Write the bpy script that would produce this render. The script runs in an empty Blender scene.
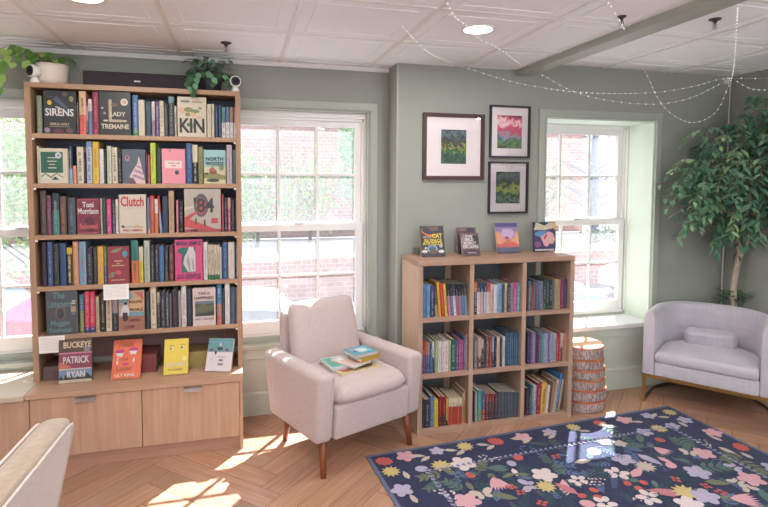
import bpy, bmesh, math, random
from mathutils import Vector, Matrix
random.seed(7)
C = bpy.context.scene.collection
PI = math.pi
def S(v):
    v /= 255.0
    return v/12.92 if v <= .04045 else ((v+.055)/1.055)**2.4
def L(rgb): return (S(rgb[0]), S(rgb[1]), S(rgb[2]), 1)

# ------------------------------------------------------------------ camera
H = 1.6
F = 544.05; CX, CY = 384, 211.17
pit, yaw, rol = [math.radians(a) for a in (3.305, 15.149, .251)]
fw = Vector((math.sin(yaw)*math.cos(pit), math.cos(yaw)*math.cos(pit), -math.sin(pit)))
rt0 = Vector((math.cos(yaw), -math.sin(yaw), 0)); up0 = rt0.cross(fw)
rt = rt0*math.cos(rol)+up0*math.sin(rol); up = -rt0*math.sin(rol)+up0*math.cos(rol)
cam = bpy.data.cameras.new('camera'); co = bpy.data.objects.new('camera', cam); C.objects.link(co)
M = Matrix((rt, up, -fw)).transposed().to_4x4(); M.translation = (0, 0, H)
co.matrix_world = M
cam.sensor_width = 36; cam.lens = F/768*36; cam.shift_y = -42.33/768; cam.clip_start = .05; cam.clip_end = 200
bpy.context.scene.camera = co
def ray(x, y): return rt*((x-CX)/F) - up*((y-CY)/F) + fw
def onz(x, y, z=0):
    d = ray(x, y); t = (z-H)/d.z; return Vector((0, 0, H))+d*t
def ony(x, y, Y):
    d = ray(x, y); t = Y/d.y; return Vector((0, 0, H))+d*t

# ------------------------------------------------------------------ materials
MC = {}
def newmat(n):
    m = bpy.data.materials.new(n); m.use_nodes = True
    return m, m.node_tree.nodes, m.node_tree.links, m.node_tree.nodes['Principled BSDF']
def mat(rgb, rough=.6, var=.06, scale=30, metal=0, name=None, bump=0, sheen=0, spec=None):
    k = (tuple(rgb), rough, var, scale, metal, bump, sheen, spec)
    if k in MC: return MC[k]
    m, N, K, b = newmat(name or 'paint_%d_%d_%d' % tuple(int(c) for c in rgb[:3]))
    c = L(rgb)
    tc = N.new('ShaderNodeTexCoord'); no = N.new('ShaderNodeTexNoise'); no.inputs['Scale'].default_value = scale
    no.inputs['Detail'].default_value = 3
    K.new(tc.outputs['Object'], no.inputs['Vector'])
    mx = N.new('ShaderNodeMix'); mx.data_type = 'RGBA'
    mx.inputs[6].default_value = tuple(max(0, v*(1-var*2)) for v in c[:3])+(1,)
    mx.inputs[7].default_value = tuple(min(1, v*(1+var*2)) for v in c[:3])+(1,)
    K.new(no.outputs['Fac'], mx.inputs[0]); K.new(mx.outputs[2], b.inputs['Base Color'])
    b.inputs['Roughness'].default_value = rough; b.inputs['Metallic'].default_value = metal
    if spec is not None: b.inputs['Specular IOR Level'].default_value = spec
    if sheen:
        b.inputs['Sheen Weight'].default_value = sheen; b.inputs['Sheen Roughness'].default_value = .4
    if bump:
        bp = N.new('ShaderNodeBump'); bp.inputs['Strength'].default_value = bump; bp.inputs['Distance'].default_value = .002
        K.new(no.outputs['Fac'], bp.inputs['Height']); K.new(bp.outputs[0], b.inputs['Normal'])
    MC[k] = m; return m
def wood(name, a, b_, axis='x', rough=.45, sc=1.0, attr=False, contrast=1.0, cam_scale=6):
    m, N, K, b = newmat(name)
    tc = N.new('ShaderNodeTexCoord'); mp = N.new('ShaderNodeMapping')
    s = {'x': (1.2, 22, 22), 'z': (22, 22, 1.2), 'y': (22, 1.2, 22)}[axis]
    mp.inputs['Scale'].default_value = tuple(v*sc for v in s)
    src = tc.outputs['Object']
    if attr:
        uv = N.new('ShaderNodeUVMap'); uv.uv_map = 'plank'; src = uv.outputs['UV']
        mp.inputs['Scale'].default_value = (1.5*sc, 26*sc, 1)
    K.new(src, mp.inputs['Vector'])
    n1 = N.new('ShaderNodeTexNoise'); n1.inputs['Scale'].default_value = 2.2; n1.inputs['Detail'].default_value = 6; n1.inputs['Distortion'].default_value = .6
    K.new(mp.outputs[0], n1.inputs['Vector'])
    rp = N.new('ShaderNodeValToRGB'); rp.color_ramp.elements[0].position = .5-.2*contrast; rp.color_ramp.elements[1].position = .72
    rp.color_ramp.elements[0].color = L(b_); rp.color_ramp.elements[1].color = L(a)
    K.new(n1.outputs['Fac'], rp.inputs['Fac'])
    out = rp.outputs['Color']
    if attr:
        at = N.new('ShaderNodeAttribute'); at.attribute_name = 'tone'
        mx = N.new('ShaderNodeMix'); mx.data_type = 'RGBA'; mx.blend_type = 'MULTIPLY'; mx.inputs[0].default_value = 1
        K.new(out, mx.inputs[6]); K.new(at.outputs['Color'], mx.inputs[7]); out = mx.outputs[2]
    K.new(out, b.inputs['Base Color']); b.inputs['Roughness'].default_value = rough
    bp = N.new('ShaderNodeBump'); bp.inputs['Strength'].default_value = .15; bp.inputs['Distance'].default_value = .001
    K.new(n1.outputs['Fac'], bp.inputs['Height']); K.new(bp.outputs[0], b.inputs['Normal'])
    return m
def fabric(name, rgb, rough=.9, sc=350, var=.22, sheen=.3):
    m, N, K, b = newmat(name); c = L(rgb)
    tc = N.new('ShaderNodeTexCoord')
    outs = []
    for s in ((sc, sc*.12, sc*.12), (sc*.12, sc*.12, sc)):
        mp = N.new('ShaderNodeMapping'); mp.inputs['Scale'].default_value = s; K.new(tc.outputs['Object'], mp.inputs[0])
        n = N.new('ShaderNodeTexNoise'); n.inputs['Scale'].default_value = 1; n.inputs['Detail'].default_value = 2; K.new(mp.outputs[0], n.inputs['Vector']); outs.append(n)
    ad = N.new('ShaderNodeMath'); ad.operation = 'ADD'; K.new(outs[0].outputs['Fac'], ad.inputs[0]); K.new(outs[1].outputs['Fac'], ad.inputs[1])
    ml = N.new('ShaderNodeMapRange'); ml.inputs['From Min'].default_value = .7; ml.inputs['From Max'].default_value = 1.3; K.new(ad.outputs[0], ml.inputs['Value'])
    mx = N.new('ShaderNodeMix'); mx.data_type = 'RGBA'
    mx.inputs[6].default_value = tuple(v*(1-var) for v in c[:3])+(1,); mx.inputs[7].default_value = tuple(min(1, v*(1+var)) for v in c[:3])+(1,)
    K.new(ml.outputs[0], mx.inputs[0]); K.new(mx.outputs[2], b.inputs['Base Color'])
    b.inputs['Roughness'].default_value = rough; b.inputs['Sheen Weight'].default_value = sheen
    bp = N.new('ShaderNodeBump'); bp.inputs['Strength'].default_value = .25; bp.inputs['Distance'].default_value = .001
    K.new(ad.outputs[0], bp.inputs['Height']); K.new(bp.outputs[0], b.inputs['Normal'])
    return m
def brickmat(name, c1, c2, mortar):
    m, N, K, b = newmat(name)
    tc = N.new('ShaderNodeTexCoord'); mp = N.new('ShaderNodeMapping'); mp.inputs['Rotation'].default_value = (PI/2, 0, 0)
    K.new(tc.outputs['Object'], mp.inputs[0])
    br = N.new('ShaderNodeTexBrick'); br.inputs['Scale'].default_value = 2; br.inputs['Mortar Size'].default_value = .012
    br.inputs['Color1'].default_value = L(c1); br.inputs['Color2'].default_value = L(c2); br.inputs['Mortar'].default_value = L(mortar)
    K.new(mp.outputs[0], br.inputs['Vector']); K.new(br.outputs['Color'], b.inputs['Base Color']); b.inputs['Roughness'].default_value = .9
    return m
def emit(rgb, st, name):
    m = bpy.data.materials.new(name); m.use_nodes = True; N = m.node_tree.nodes; N.clear()
    e = N.new('ShaderNodeEmission'); e.inputs[0].default_value = L(rgb); e.inputs[1].default_value = st
    o = N.new('ShaderNodeOutputMaterial'); m.node_tree.links.new(e.outputs[0], o.inputs[0]); return m
def glassmat():
    m = bpy.data.materials.new('window_glass'); m.use_nodes = True; N = m.node_tree.nodes; K = m.node_tree.links; N.clear()
    t = N.new('ShaderNodeBsdfTransparent'); g = N.new('ShaderNodeBsdfGlossy'); g.inputs['Roughness'].default_value = .03
    d = N.new('ShaderNodeBsdfTranslucent'); d.inputs['Color'].default_value = (.9, .93, 1, 1)
    no = N.new('ShaderNodeTexNoise'); tc = N.new('ShaderNodeTexCoord'); mp = N.new('ShaderNodeMapping'); mp.inputs['Scale'].default_value = (40, 1, 3)
    K.new(tc.outputs['Object'], mp.inputs[0]); K.new(mp.outputs[0], no.inputs['Vector']); no.inputs['Scale'].default_value = 1.5
    mr = N.new('ShaderNodeMapRange'); mr.inputs['To Min'].default_value = .03; mr.inputs['To Max'].default_value = .085; K.new(no.outputs['Fac'], mr.inputs['Value'])
    m1 = N.new('ShaderNodeMixShader'); K.new(mr.outputs[0], m1.inputs[0]); K.new(t.outputs[0], m1.inputs[1]); K.new(d.outputs[0], m1.inputs[2])
    m2 = N.new('ShaderNodeMixShader'); m2.inputs[0].default_value = .04; K.new(m1.outputs[0], m2.inputs[1]); K.new(g.outputs[0], m2.inputs[2])
    o = N.new('ShaderNodeOutputMaterial'); K.new(m2.outputs[0], o.inputs[0]); return m

# ------------------------------------------------------------------ mesh builder
class MB:
    def __init__(s): s.v = []; s.f = []; s.m = []; s.mats = []
    def mi(s, m):
        if m not in s.mats: s.mats.append(m)
        return s.mats.index(m)
    def add(s, vs, fs, m, X=None):
        o = len(s.v); s.v += [tuple(X @ Vector(p)) if X else tuple(p) for p in vs]
        k = s.mi(m)
        for f in fs: s.f.append([o+i for i in f]); s.m.append(k)
    def box(s, x0, x1, y0, y1, z0, z1, m, X=None):
        v = [(x, y, z) for z in (z0, z1) for y in (y0, y1) for x in (x0, x1)]
        s.add(v, [(0, 2, 3, 1), (4, 5, 7, 6), (0, 1, 5, 4), (2, 6, 7, 3), (0, 4, 6, 2), (1, 3, 7, 5)], m, X)
    def prism(s, pts, a, b, m, plane='xz', X=None):
        n = len(pts)
        def P(p, t):
            if plane == 'xz': return (p[0], t, p[1])
            if plane == 'yz': return (t, p[0], p[1])
            return (p[0], p[1], t)
        v = [P(p, a) for p in pts]+[P(p, b) for p in pts]
        s.add(v, [tuple(range(n))[::-1], tuple(range(n, 2*n))]+[(i, (i+1) % n, n+(i+1) % n, n+i) for i in range(n)], m, X)
    def lathe(s, prof, m, c=(0, 0, 0), n=24, X=None, sx=1, sy=1, wob=None):
        v = []; f = []
        for j, (r, z) in enumerate(prof):
            for i in range(n):
                a = 2*PI*i/n; rr = r*(wob(a, j) if wob else 1)
                v.append((c[0]+rr*math.cos(a)*sx, c[1]+rr*math.sin(a)*sy, c[2]+z))
        for j in range(len(prof)-1):
            for i in range(n):
                f.append((j*n+i, j*n+(i+1) % n, (j+1)*n+(i+1) % n, (j+1)*n+i))
        f.append(tuple(range(n))[::-1]); f.append(tuple((len(prof)-1)*n+i for i in range(n)))
        s.add(v, f, m, X)
    def tube(s, path, r, m, n=8, X=None, cap=True):
        path = [Vector(p) for p in path]; k = len(path)
        rs = r if isinstance(r, (list, tuple)) else [r]*k
        v = []; f = []; prev = None
        for i, p in enumerate(path):
            t = (path[min(i+1, k-1)]-path[max(i-1, 0)]).normalized()
            if prev is None:
                u = t.orthogonal().normalized()
            else:
                u = (prev-t*prev.dot(t)).normalized()
            prev = u; w = t.cross(u)
            for j in range(n):
                a = 2*PI*j/n; q = p+(u*math.cos(a)+w*math.sin(a))*rs[i]; v.append(tuple(q))
        for i in range(k-1):
            for j in range(n): f.append((i*n+j, i*n+(j+1) % n, (i+1)*n+(j+1) % n, (i+1)*n+j))
        if cap: f.append(tuple(range(n))[::-1]); f.append(tuple((k-1)*n+j for j in range(n)))
        s.add(v, f, m, X)
    def ball(s, c, r, m, n=10, k=6, sc=(1, 1, 1), X=None):
        pr = [(r*math.sin(PI*(j+.001)/k*.999), -r*math.cos(PI*j/k)) for j in range(k+1)]
        v = []; f = []
        for rr, z in pr:
            for i in range(n):
                a = 2*PI*i/n; v.append((c[0]+rr*math.cos(a)*sc[0], c[1]+rr*math.sin(a)*sc[1], c[2]+z*sc[2]))
        for j in range(k):
            for i in range(n): f.append((j*n+i, j*n+(i+1) % n, (j+1)*n+(i+1) % n, (j+1)*n+i))
        s.add(v, f, m, X)
    def build(s, name, parent=None, smooth=False, bevel=0, seg=2, subsurf=0, angle=35, kind=None):
        me = bpy.data.meshes.new(name); me.from_pydata(s.v, [], s.f)
        for m in s.mats: me.materials.append(m)
        me.polygons.foreach_set('material_index', s.m)
        bm = bmesh.new(); bm.from_mesh(me)
        if bevel:
            bmesh.ops.remove_doubles(bm, verts=bm.verts, dist=1e-5)
        bmesh.ops.recalc_face_normals(bm, faces=bm.faces)
        bm.to_mesh(me); bm.free()
        o = bpy.data.objects.new(name, me); C.objects.link(o)
        if parent: o.parent = parent
        if bevel:
            b = o.modifiers.new('bevel', 'BEVEL'); b.width = bevel; b.segments = seg; b.limit_method = 'ANGLE'; b.angle_limit = math.radians(angle)
        if subsurf:
            b = o.modifiers.new('sub', 'SUBSURF'); b.levels = b.render_levels = subsurf
        if smooth:
            for p in me.polygons: p.use_smooth = True
        if kind: o['kind'] = kind
        return o
def tag(o, label, cat, group=None, kind=None):
    o['label'] = label; o['category'] = cat
    if group: o['group'] = group
    if kind: o['kind'] = kind
    return o
def empty(name, loc=(0, 0, 0), rz=0, rot=None):
    o = bpy.data.objects.new(name, None); o.empty_display_size = .05; C.objects.link(o); o.location = loc
    o.rotation_euler = rot or (0, 0, rz); return o
def struct(o): o['kind'] = 'structure'; return o
def text_mesh(s, h, m, maxw=None, bold=0, ext=.0004):
    cu = bpy.data.curves.new('t', 'FONT'); cu.body = s; cu.align_x = 'CENTER'; cu.align_y = 'CENTER'; cu.size = h*1.38; cu.offset = h*.035; cu.extrude = ext; cu.resolution_u = 2
    to = bpy.data.objects.new('t', cu); C.objects.link(to)
    bpy.context.view_layer.update()
    dg = bpy.context.evaluated_depsgraph_get()
    me = bpy.data.meshes.new_from_object(to.evaluated_get(dg))
    C.objects.unlink(to); bpy.data.objects.remove(to)
    me.materials.clear(); me.materials.append(m)
    if maxw and me.vertices:
        xs = [v.co.x for v in me.vertices]; w = max(xs)-min(xs)
        if w > maxw:
            k = maxw/w
            for v in me.vertices: v.co.x *= k
    return me
def add_text(name, s, loc, h, m, parent, maxw=None, bold=0, rot=(PI/2, 0, 0)):
    me = text_mesh(s, h, m, maxw, bold); o = bpy.data.objects.new(name, me); C.objects.link(o); o.parent = parent
    o.location = loc; o.rotation_euler = rot; return o

# ------------------------------------------------------------------ shared materials
WALL = mat((151, 154, 146), .75, .02, 8, name='sage_wall_paint')
TRIM = mat((164, 169, 158), .45, .02, 6, name='sage_trim_paint')
TRIM2 = mat((186, 191, 178), .5, .02, 6, name='pale_sage_panel_paint')
WHITE = mat((226, 224, 222), .4, .015, 10, name='white_window_paint')
CEIL = mat((238, 239, 242), .7, .015, 6, name='ceiling_tile_white')
OAK = wood('oak_laminate_horizontal', (186, 150, 125), (168, 132, 108), 'x', .5)
OAKV = wood('oak_laminate_vertical', (190, 153, 129), (173, 136, 112), 'z', .5)
OAKB = wood('bookcase_oak', (172, 137, 109), (154, 120, 95), 'x', .5)
OAKBV = wood('bookcase_oak_upright', (172, 137, 109), (154, 120, 95), 'z', .5)
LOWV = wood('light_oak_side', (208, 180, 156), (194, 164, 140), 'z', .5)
LOWD = wood('low_case_shaded_oak', (176, 146, 126), (158, 129, 110), 'z', .5)  # same case oak with the shade of its backlit front in the colour
LOWX = wood('shaded_oak_shelf', (172, 138, 118), (154, 122, 104), 'x', .5)  # case oak darkened likewise for the shaded front
FLOORM = wood('herringbone_oak', (190, 149, 124), (163, 121, 97), 'x', .3, .8, attr=True)
PAGES = mat((226, 214, 192), .85, .05, 200, name='page_edges')
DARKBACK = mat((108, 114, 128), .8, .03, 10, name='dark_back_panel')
METAL = mat((190, 190, 192), .3, .02, 30, metal=.9, name='brushed_steel')
BRASS = mat((180, 140, 80), .28, .03, 30, metal=.9, name='brass')
BLACK = mat((26, 26, 30), .5, .03, 30, name='matte_black')
GLASS = glassmat()

YL, YR, XJ, XR, ZC, ZC2 = 3.72, 3.50, 1.036, 3.80, 2.375, 2.43
XW, YB = -3.2, -3.6      # far left wall, open end behind the camera

# ------------------------------------------------------------------ floor
def make_floor():
    W, m = .135, 6
    bm = bmesh.new(); uvl = bm.loops.layers.uv.new('plank'); col = bm.loops.layers.color.new('tone')
    ca, sa = math.cos(PI/4), math.sin(PI/4)
    def T(x, y): return (ca*x-sa*y+.2, sa*x+ca*y+1.0)
    def plank(x, y, w, h, horiz):
        g = .0012
        cx, cy = T(x+w/2, y+h/2)
        if not (XW-.6 < cx < XR+.6 and YB-.6 < cy < 4.3): return
        vs = [bm.verts.new((*T(*p), 0)) for p in ((x+g, y+g), (x+w-g, y+g), (x+w-g, y+h-g), (x+g, y+h-g))]
        f = bm.faces.new(vs); t = random.uniform(.88, 1.06); tr = random.uniform(-.02, .02); ou = random.uniform(0, 50); ov = random.uniform(0, 50)
        uv = [(0, 0), (w, 0), (w, h), (0, h)]
        for l, q in zip(f.loops, uv):
            l[uvl].uv = (q[0]+ou, q[1]+ov) if horiz else (q[1]+ou, q[0]+ov)
            l[col] = (min(1, t+tr), t, min(1, t-tr), 1)
    R = 60
    for y in range(-R, R):
        for n in range(-12, 12): plank((y+2*m*n)*W, y*W, m*W, W, True)
    for x in range(-R, R):
        for n in range(-12, 12): plank(x*W, (x-2*m+1-2*m*n)*W, W, m*W, False)
    for co_, no_ in (((XW, 0, 0), (-1, 0, 0)), ((XR, 0, 0), (1, 0, 0)), ((0, YB, 0), (0, -1, 0)), ((0, YL+.02, 0), (0, 1, 0))):
        bmesh.ops.bisect_plane(bm, geom=bm.verts[:]+bm.edges[:]+bm.faces[:], plane_co=co_, plane_no=no_, clear_outer=True)
    for f in bm.faces:
        if f.normal.z < 0: f.normal_flip()
    # slab beneath, seen only as the fine dark joints
    a = bmesh.ops.create_cube(bm, size=1, matrix=Matrix.Translation(((XW+XR)/2, (YB+YL+.3)/2, -.0515)) @ Matrix.Diagonal((XR-XW+.2, YL-YB+.5, .1, 1)))
    for v in a['verts']:
        for f in v.link_faces: f.material_index = 1
    me = bpy.data.meshes.new('floor'); bm.to_mesh(me); bm.free()
    me.materials.append(FLOORM); me.materials.append(mat((92, 60, 42), .8, .05, 20, name='floor_joint'))
    o = bpy.data.objects.new('floor', me); C.objects.link(o); struct(o)
make_floor()

# ------------------------------------------------------------------ walls with openings
W1 = (-1.76, -.76); W2 = (-.085, .899); W3 = (2.147, 3.088)
SILL2, HEAD2, SILL3, HEAD3 = .486, 2.074, .51, 2.055
mb = MB()
YO = 3.87
segs = [XW-.15, W1[0], W1[1], W2[0], W2[1], XJ]
for a, b, op in ((XW-.15, W1[0], 0), (W1[0], W1[1], 1), (W1[1], W2[0], 0), (W2[0], W2[1], 1), (W2[1], XJ, 0)):
    if op:
        mb.box(a, b, YL, YO, 0, SILL2-.04, WALL); mb.box(a, b, YL, YO, HEAD2, 2.6, WALL)
    else: mb.box(a, b, YL, YO, 0, 2.6, WALL)
struct(mb.build('wall_back_left'))
mb = MB()
for a, b, op in ((XJ, W3[0], 0), (W3[0], W3[1], 1), (W3[1], XR+.15, 0)):
    if op:
        mb.box(a, b, YR, YO, 0, SILL3-.04, WALL); mb.box(a, b, YR, YO, HEAD3, 2.6, WALL)
    else: mb.box(a, b, YR, YO, 0, 2.6, WALL)
struct(mb.build('wall_back_right'))
mb = MB(); mb.box(XR, XR+.15, YB, YR, 0, 2.6, WALL); struct(mb.build('wall_right'))
mb = MB(); mb.box(XW-.15, XW, YB, YL, 0, 2.6, WALL); struct(mb.build('wall_left'))
# outer corner bead of the projecting wall
mb = MB(); mb.box(XJ-.004, XJ+.006, YR-.004, YR+.006, 0, ZC, TRIM); struct(mb.build('trim_1'))
# baseboards
mb = MB()
for a, b in ((XW, XJ-.004),):
    mb.prism([(YL, 0), (YL-.018, 0), (YL-.018, .15), (YL-.012, .162), (YL-.012, .17), (YL, .17)], a, b, TRIM2, 'yz')
struct(mb.build('baseboard_back_left'))
mb = MB()
mb.prism([(YR, 0), (YR-.018, 0), (YR-.018, .155), (YR-.012, .165), (YR-.012, .172), (YR, .172)], XJ, XR, TRIM2, 'yz')
struct(mb.build('baseboard_back_right'))
mb = MB()
mb.prism([(XR, 0), (XR-.018, 0), (XR-.018, .155), (XR-.012, .165), (XR-.012, .172), (XR, .172)], YB, YR-.02, TRIM, 'xz')
struct(mb.build('baseboard_right'))

# ------------------------------------------------------------------ windows
def window(idx, op, Yw, sill, head, gx0, gx1, deep):
    r = struct(empty('window_%d' % idx, ((gx0+gx1)/2, Yw, sill)))
    cx = (gx0+gx1)/2
    def loc(mb, name, **k):
        mb.v = [(x-cx, y-Yw, z-sill) for x, y, z in mb.v]
        return mb.build(name, r, **k)
    a, b = op
    # casing on the room face of the wall: flat board with inner bead
    mb = MB(); cw = .055
    for (w0, w1, t) in ((0, cw, .016), (0, .008, .026)):
        mb.box(a-w1, a-w0+.0, Yw-t, Yw, sill-.01, head+w0, TRIM); mb.box(b+w0, b+w1, Yw-t, Yw, sill-.01, head+w0, TRIM)
        mb.box(a-w1, b+w1, Yw-t, Yw, head+w0, head+w1, TRIM)
    loc(mb, 'casing', bevel=.003, seg=2)
    # reveal lining
    gy = 3.80
    mb = MB()
    LIN = mat((206, 218, 204), .45, .02, 6, name='pale_green_reveal_paint') if deep else TRIM
    mb.box(a-.001, a+.012, Yw-.005, gy+.02, sill, head, LIN); mb.box(b-.012, b+.001, Yw-.005, gy+.02, sill, head, LIN)
    mb.box(a+.012, b-.012, Yw-.005, gy+.02, head-.012, head+.001, LIN)
    loc(mb, 'reveal', bevel=.002)
    # stepped fixed frame
    mb = MB(); fx0, fx1 = gx0-.06, gx1+.06
    for (d, y0, y1, mm) in ((.0, gy-.035, gy+.07, WHITE), (.018, gy-.015, gy+.05, WHITE)):
        x0, x1 = fx0-.03+d, fx1+.03-d
        mb.box(a+.012, fx0+d*.8, y0, y1, sill, head-.012, mm); mb.box(fx1-d*.8, b-.012, y0, y1, sill, head-.012, mm)
        mb.box(fx0, fx1, y0, y1, 2.005-d+.02, head-.012, mm)
    mb.box(a+.012, b-.012, gy-.035, gy+.07, sill, .54, WHITE)
    mb.box(a+.02, b-.02, gy-.05, gy-.03, sill, .525, TRIM)
    loc(mb, 'frame', bevel=.002)
    # two sashes with 3 x 2 panes each
    def sash(z0, z1, y, name, zb, zt):
        m_ = MB()
        m_.box(gx0-.045, gx0, y-.018, y+.018, zb, zt, WHITE); m_.box(gx1, gx1+.045, y-.018, y+.018, zb, zt, WHITE)
        m_.box(gx0, gx1, y-.018, y+.018, zb, z0, WHITE); m_.box(gx0, gx1, y-.018, y+.018, z1, zt, WHITE)
        w = (gx1-gx0)
        for k in (1, 2): m_.box(gx0+w*k/3-.009, gx0+w*k/3+.009, y-.013, y+.013, z0, z1, WHITE)
        zm = (z0+z1)/2; m_.box(gx0, gx1, y-.011, y+.011, zm-.009, zm+.009, WHITE)
        m_.v = [(x-cx, yy-Yw, z-sill) for x, yy, z in m_.v]
        o = m_.build(name, r, bevel=.002)
        g = MB(); g.box(gx0-.004, gx1+.004, y-.002, y+.002, z0-.004, z1+.004, GLASS)
        g.v = [(x-cx, yy-Yw, z-sill) for x, yy, z in g.v]
        g.build('glass_pane', o)
        return o
    sash(1.302, 1.965, gy+.022, 'upper_sash', 1.262, 2.01)
    s = sash(.625, 1.245, gy-.016, 'lower_sash', .542, 1.29)
    g = MB(); g.box(-.03, .03, gy-.016-.03-Yw, gy-.016-.0-Yw, 1.29-sill, 1.302-sill, METAL); g.build('sash_lock', s)
    # stool and apron
    mb = MB()
    mb.box(a-.075, b+.075, Yw-.035, gy-.03, sill-.032, sill, WHITE if deep else TRIM)
    loc(mb, 'sill', bevel=.004)
    mb = MB(); mb.box(a-.06, b+.06, Yw-.016, Yw, sill-.10, sill-.032, TRIM2); loc(mb, 'apron', bevel=.003)
    mb = MB(); mb.box(a-.06, b+.06, Yw-.006, Yw+.001, .171, sill-.10, TRIM2); loc(mb, 'lower_panel')
window(1, W1, YL, SILL2, HEAD2, -1.66, -.86, False)
window(2, W2, YL, SILL2, HEAD2, .012, .812, False)
window(3, W3, YR, SILL3, HEAD3, 2.212, 3.005, True)

# ------------------------------------------------------------------ ceiling
def ceiling(x0, x1, y0, y1, z, gxs, gys, name):
    mb = MB(); mb.box(x0, x1, y0, y1, z+.012, z+.1, CEIL)
    xs = [x0]+[g for g in gxs if x0 < g < x1]+[x1]; ys = [y0]+[g for g in gys if y0 < g < y1]+[y1]
    g = .0055
    for i in range(len(xs)-1):
        for j in range(len(ys)-1):
            a, b, c, d = xs[i], xs[i+1], ys[j], ys[j+1]
            mb.box(a+g, b-g, c+g, d-g, z, z+.012, CEIL)
            if b-a > .4 and d-c > .4:   # moulded square on each tile
                for ins, wd, dp in ((.07, .012, .0028),):
                    A, B, Cc, D = a+ins, b-ins, c+ins, d-ins
                    mb.box(A, B, Cc, Cc+wd, z-dp, z, CEIL); mb.box(A, B, D-wd, D, z-dp, z, CEIL)
                    mb.box(A, A+wd, Cc+wd, D-wd, z-dp, z, CEIL); mb.box(B-wd, B, Cc+wd, D-wd, z-dp, z, CEIL)
            elif b-a > .4:
                A, B = a+.065, b-.065
                mb.box(A, B, c+.06, c+.074, z-.0028, z, CEIL)
                mb.box(A, A+.014, c+.06, d-.01, z-.0028, z, CEIL); mb.box(B-.014, B, c+.06, d-.01, z-.0028, z, CEIL)
    for o_ in xs[1:-1]: mb.box(o_-.012, o_+.012, y0, y1, z-.004, z+.004, WHITE)
    for o_ in ys[1:-1]: mb.box(x0, x1, o_-.012, o_+.012, z-.0035, z+.004, WHITE)
    return struct(mb.build(name))
gx = [.283+.61*k for k in range(-8, 3)]; gy_ = [2.965+.605*k for k in range(-14, 3)]
ceiling(XW-.15, 1.93, YB, YL+.2, ZC, gx, gy_, 'ceiling')
ceiling(1.93, XR+.15, YB, YR+.2, ZC2, [2.01, 2.62, 3.225], sorted(3.235-.61*k for k in range(0, 12)), 'ceiling')
mb = MB(); mb.box(XW, XJ, YL-.022, YL, ZC-.03, ZC, WHITE); struct(mb.build('trim_2', bevel=.004))
mb = MB(); mb.box(1.905, 2.02, YB, YR, 2.335, 2.5, TRIM); struct(mb.build('trim_3', bevel=.002))

LAMP = emit((255, 246, 232), 9, 'downlight_glow')
def downlight(x, y, label, on=True):
    r = empty('ceiling_light', (x, y, ZC)); tag(r, label, 'light', 'recessed ceiling lights')
    m = MB(); m.lathe([(.072, -.004), (.088, -.008), (.092, -.006), (.094, -.001), (.072, -.001)], WHITE, n=36); m.build('trim_ring', r, smooth=True)
    m = MB(); m.lathe([(.071, -.006), (.071, -.002)], LAMP, n=36); m.build('lens', r)
    ld = bpy.data.lights.new('downlight_bulb', 'AREA'); ld.shape = 'DISK'; ld.size = .13; ld.energy = 10; ld.color = (1, .97, .93)
    lo = bpy.data.objects.new('downlight_bulb', ld); C.objects.link(lo); lo.location = (x, y, ZC-.02)
downlight(1.206, 2.62, 'round recessed light glowing in the ceiling above the picture wall')
downlight(-.62, 2.62, 'round recessed light at the top edge, above the tall bookcase')
for x, y in ((-.62, 1.2), (1.206, 1.2), (-.62, -.4), (1.206, -.4), (2.9, .8)):
    ld = bpy.data.lights.new('downlight_bulb', 'AREA'); ld.shape = 'DISK'; ld.size = .13; ld.energy = 10; ld.color = (1, .97, .93)
    lo = bpy.data.objects.new('downlight_bulb', ld); C.objects.link(lo); lo.location = (x, y, ZC-.02)

def sprinkler(x, y, z, label, s=1):
    r = empty('fire_sprinkler', (x, y, z)); tag(r, label, 'sprinkler', 'ceiling sprinklers')
    m = MB(); m.lathe([(.03*s, 0), (.03*s, -.004), (.012*s, -.012), (.008*s, -.02)], mat((60, 56, 58), .5, .02, 10), n=20); m.build('escutcheon', r, smooth=True)
    m = MB(); m.tube([(-.007, 0, -.02), (-.013, 0, -.035), (0, 0, -.048), (.013, 0, -.035), (.007, 0, -.02)], .0028, METAL); m.build('yoke', r, smooth=True)
    m = MB(); m.lathe([(.014, -.05), (.014, -.048)], METAL, n=16); m.tube([(0, 0, -.018), (0, 0, -.046)], .003, mat((120, 80, 80), .3)); m.build('deflector', r)
sprinkler(-.05, 3.27, ZC, 'small metal fire sprinkler in the ceiling above the dark trailing plant')
sprinkler(1.76, 2.23, ZC, 'small fire sprinkler left of the ceiling beam near top edge', .7)
sprinkler(2.376, 2.30, ZC2, 'dark fire sprinkler hanging right of the ceiling beam', 1.0)

# ------------------------------------------------------------------ books
CN = {'black': (30, 28, 32), 'charcoal': (62, 62, 66), 'navy': (45, 62, 100), 'blue': (65, 105, 165), 'light blue': (130, 170, 205), 'teal': (60, 125, 125),
      'dark green': (38, 70, 62), 'green': (60, 130, 75), 'sage green': (125, 138, 105), 'olive': (140, 138, 75), 'yellow': (222, 185, 50), 'lime yellow': (200, 208, 45),
      'orange': (220, 120, 55), 'peach': (222, 175, 135), 'red': (195, 45, 50), 'crimson': (150, 35, 60), 'maroon': (115, 45, 60), 'hot pink': (215, 65, 125),
      'pink': (225, 140, 155), 'mauve': (160, 130, 155), 'purple': (100, 75, 135), 'lilac': (170, 160, 200), 'brown': (110, 78, 65), 'tan': (190, 160, 125),
      'cream': (215, 200, 175), 'white': (222, 214, 212), 'grey': (120, 125, 130), 'slate': (75, 88, 105)}
def cname(c): return min(CN, key=lambda k: sum((CN[k][i]-c[i])**2 for i in range(3)))
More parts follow.
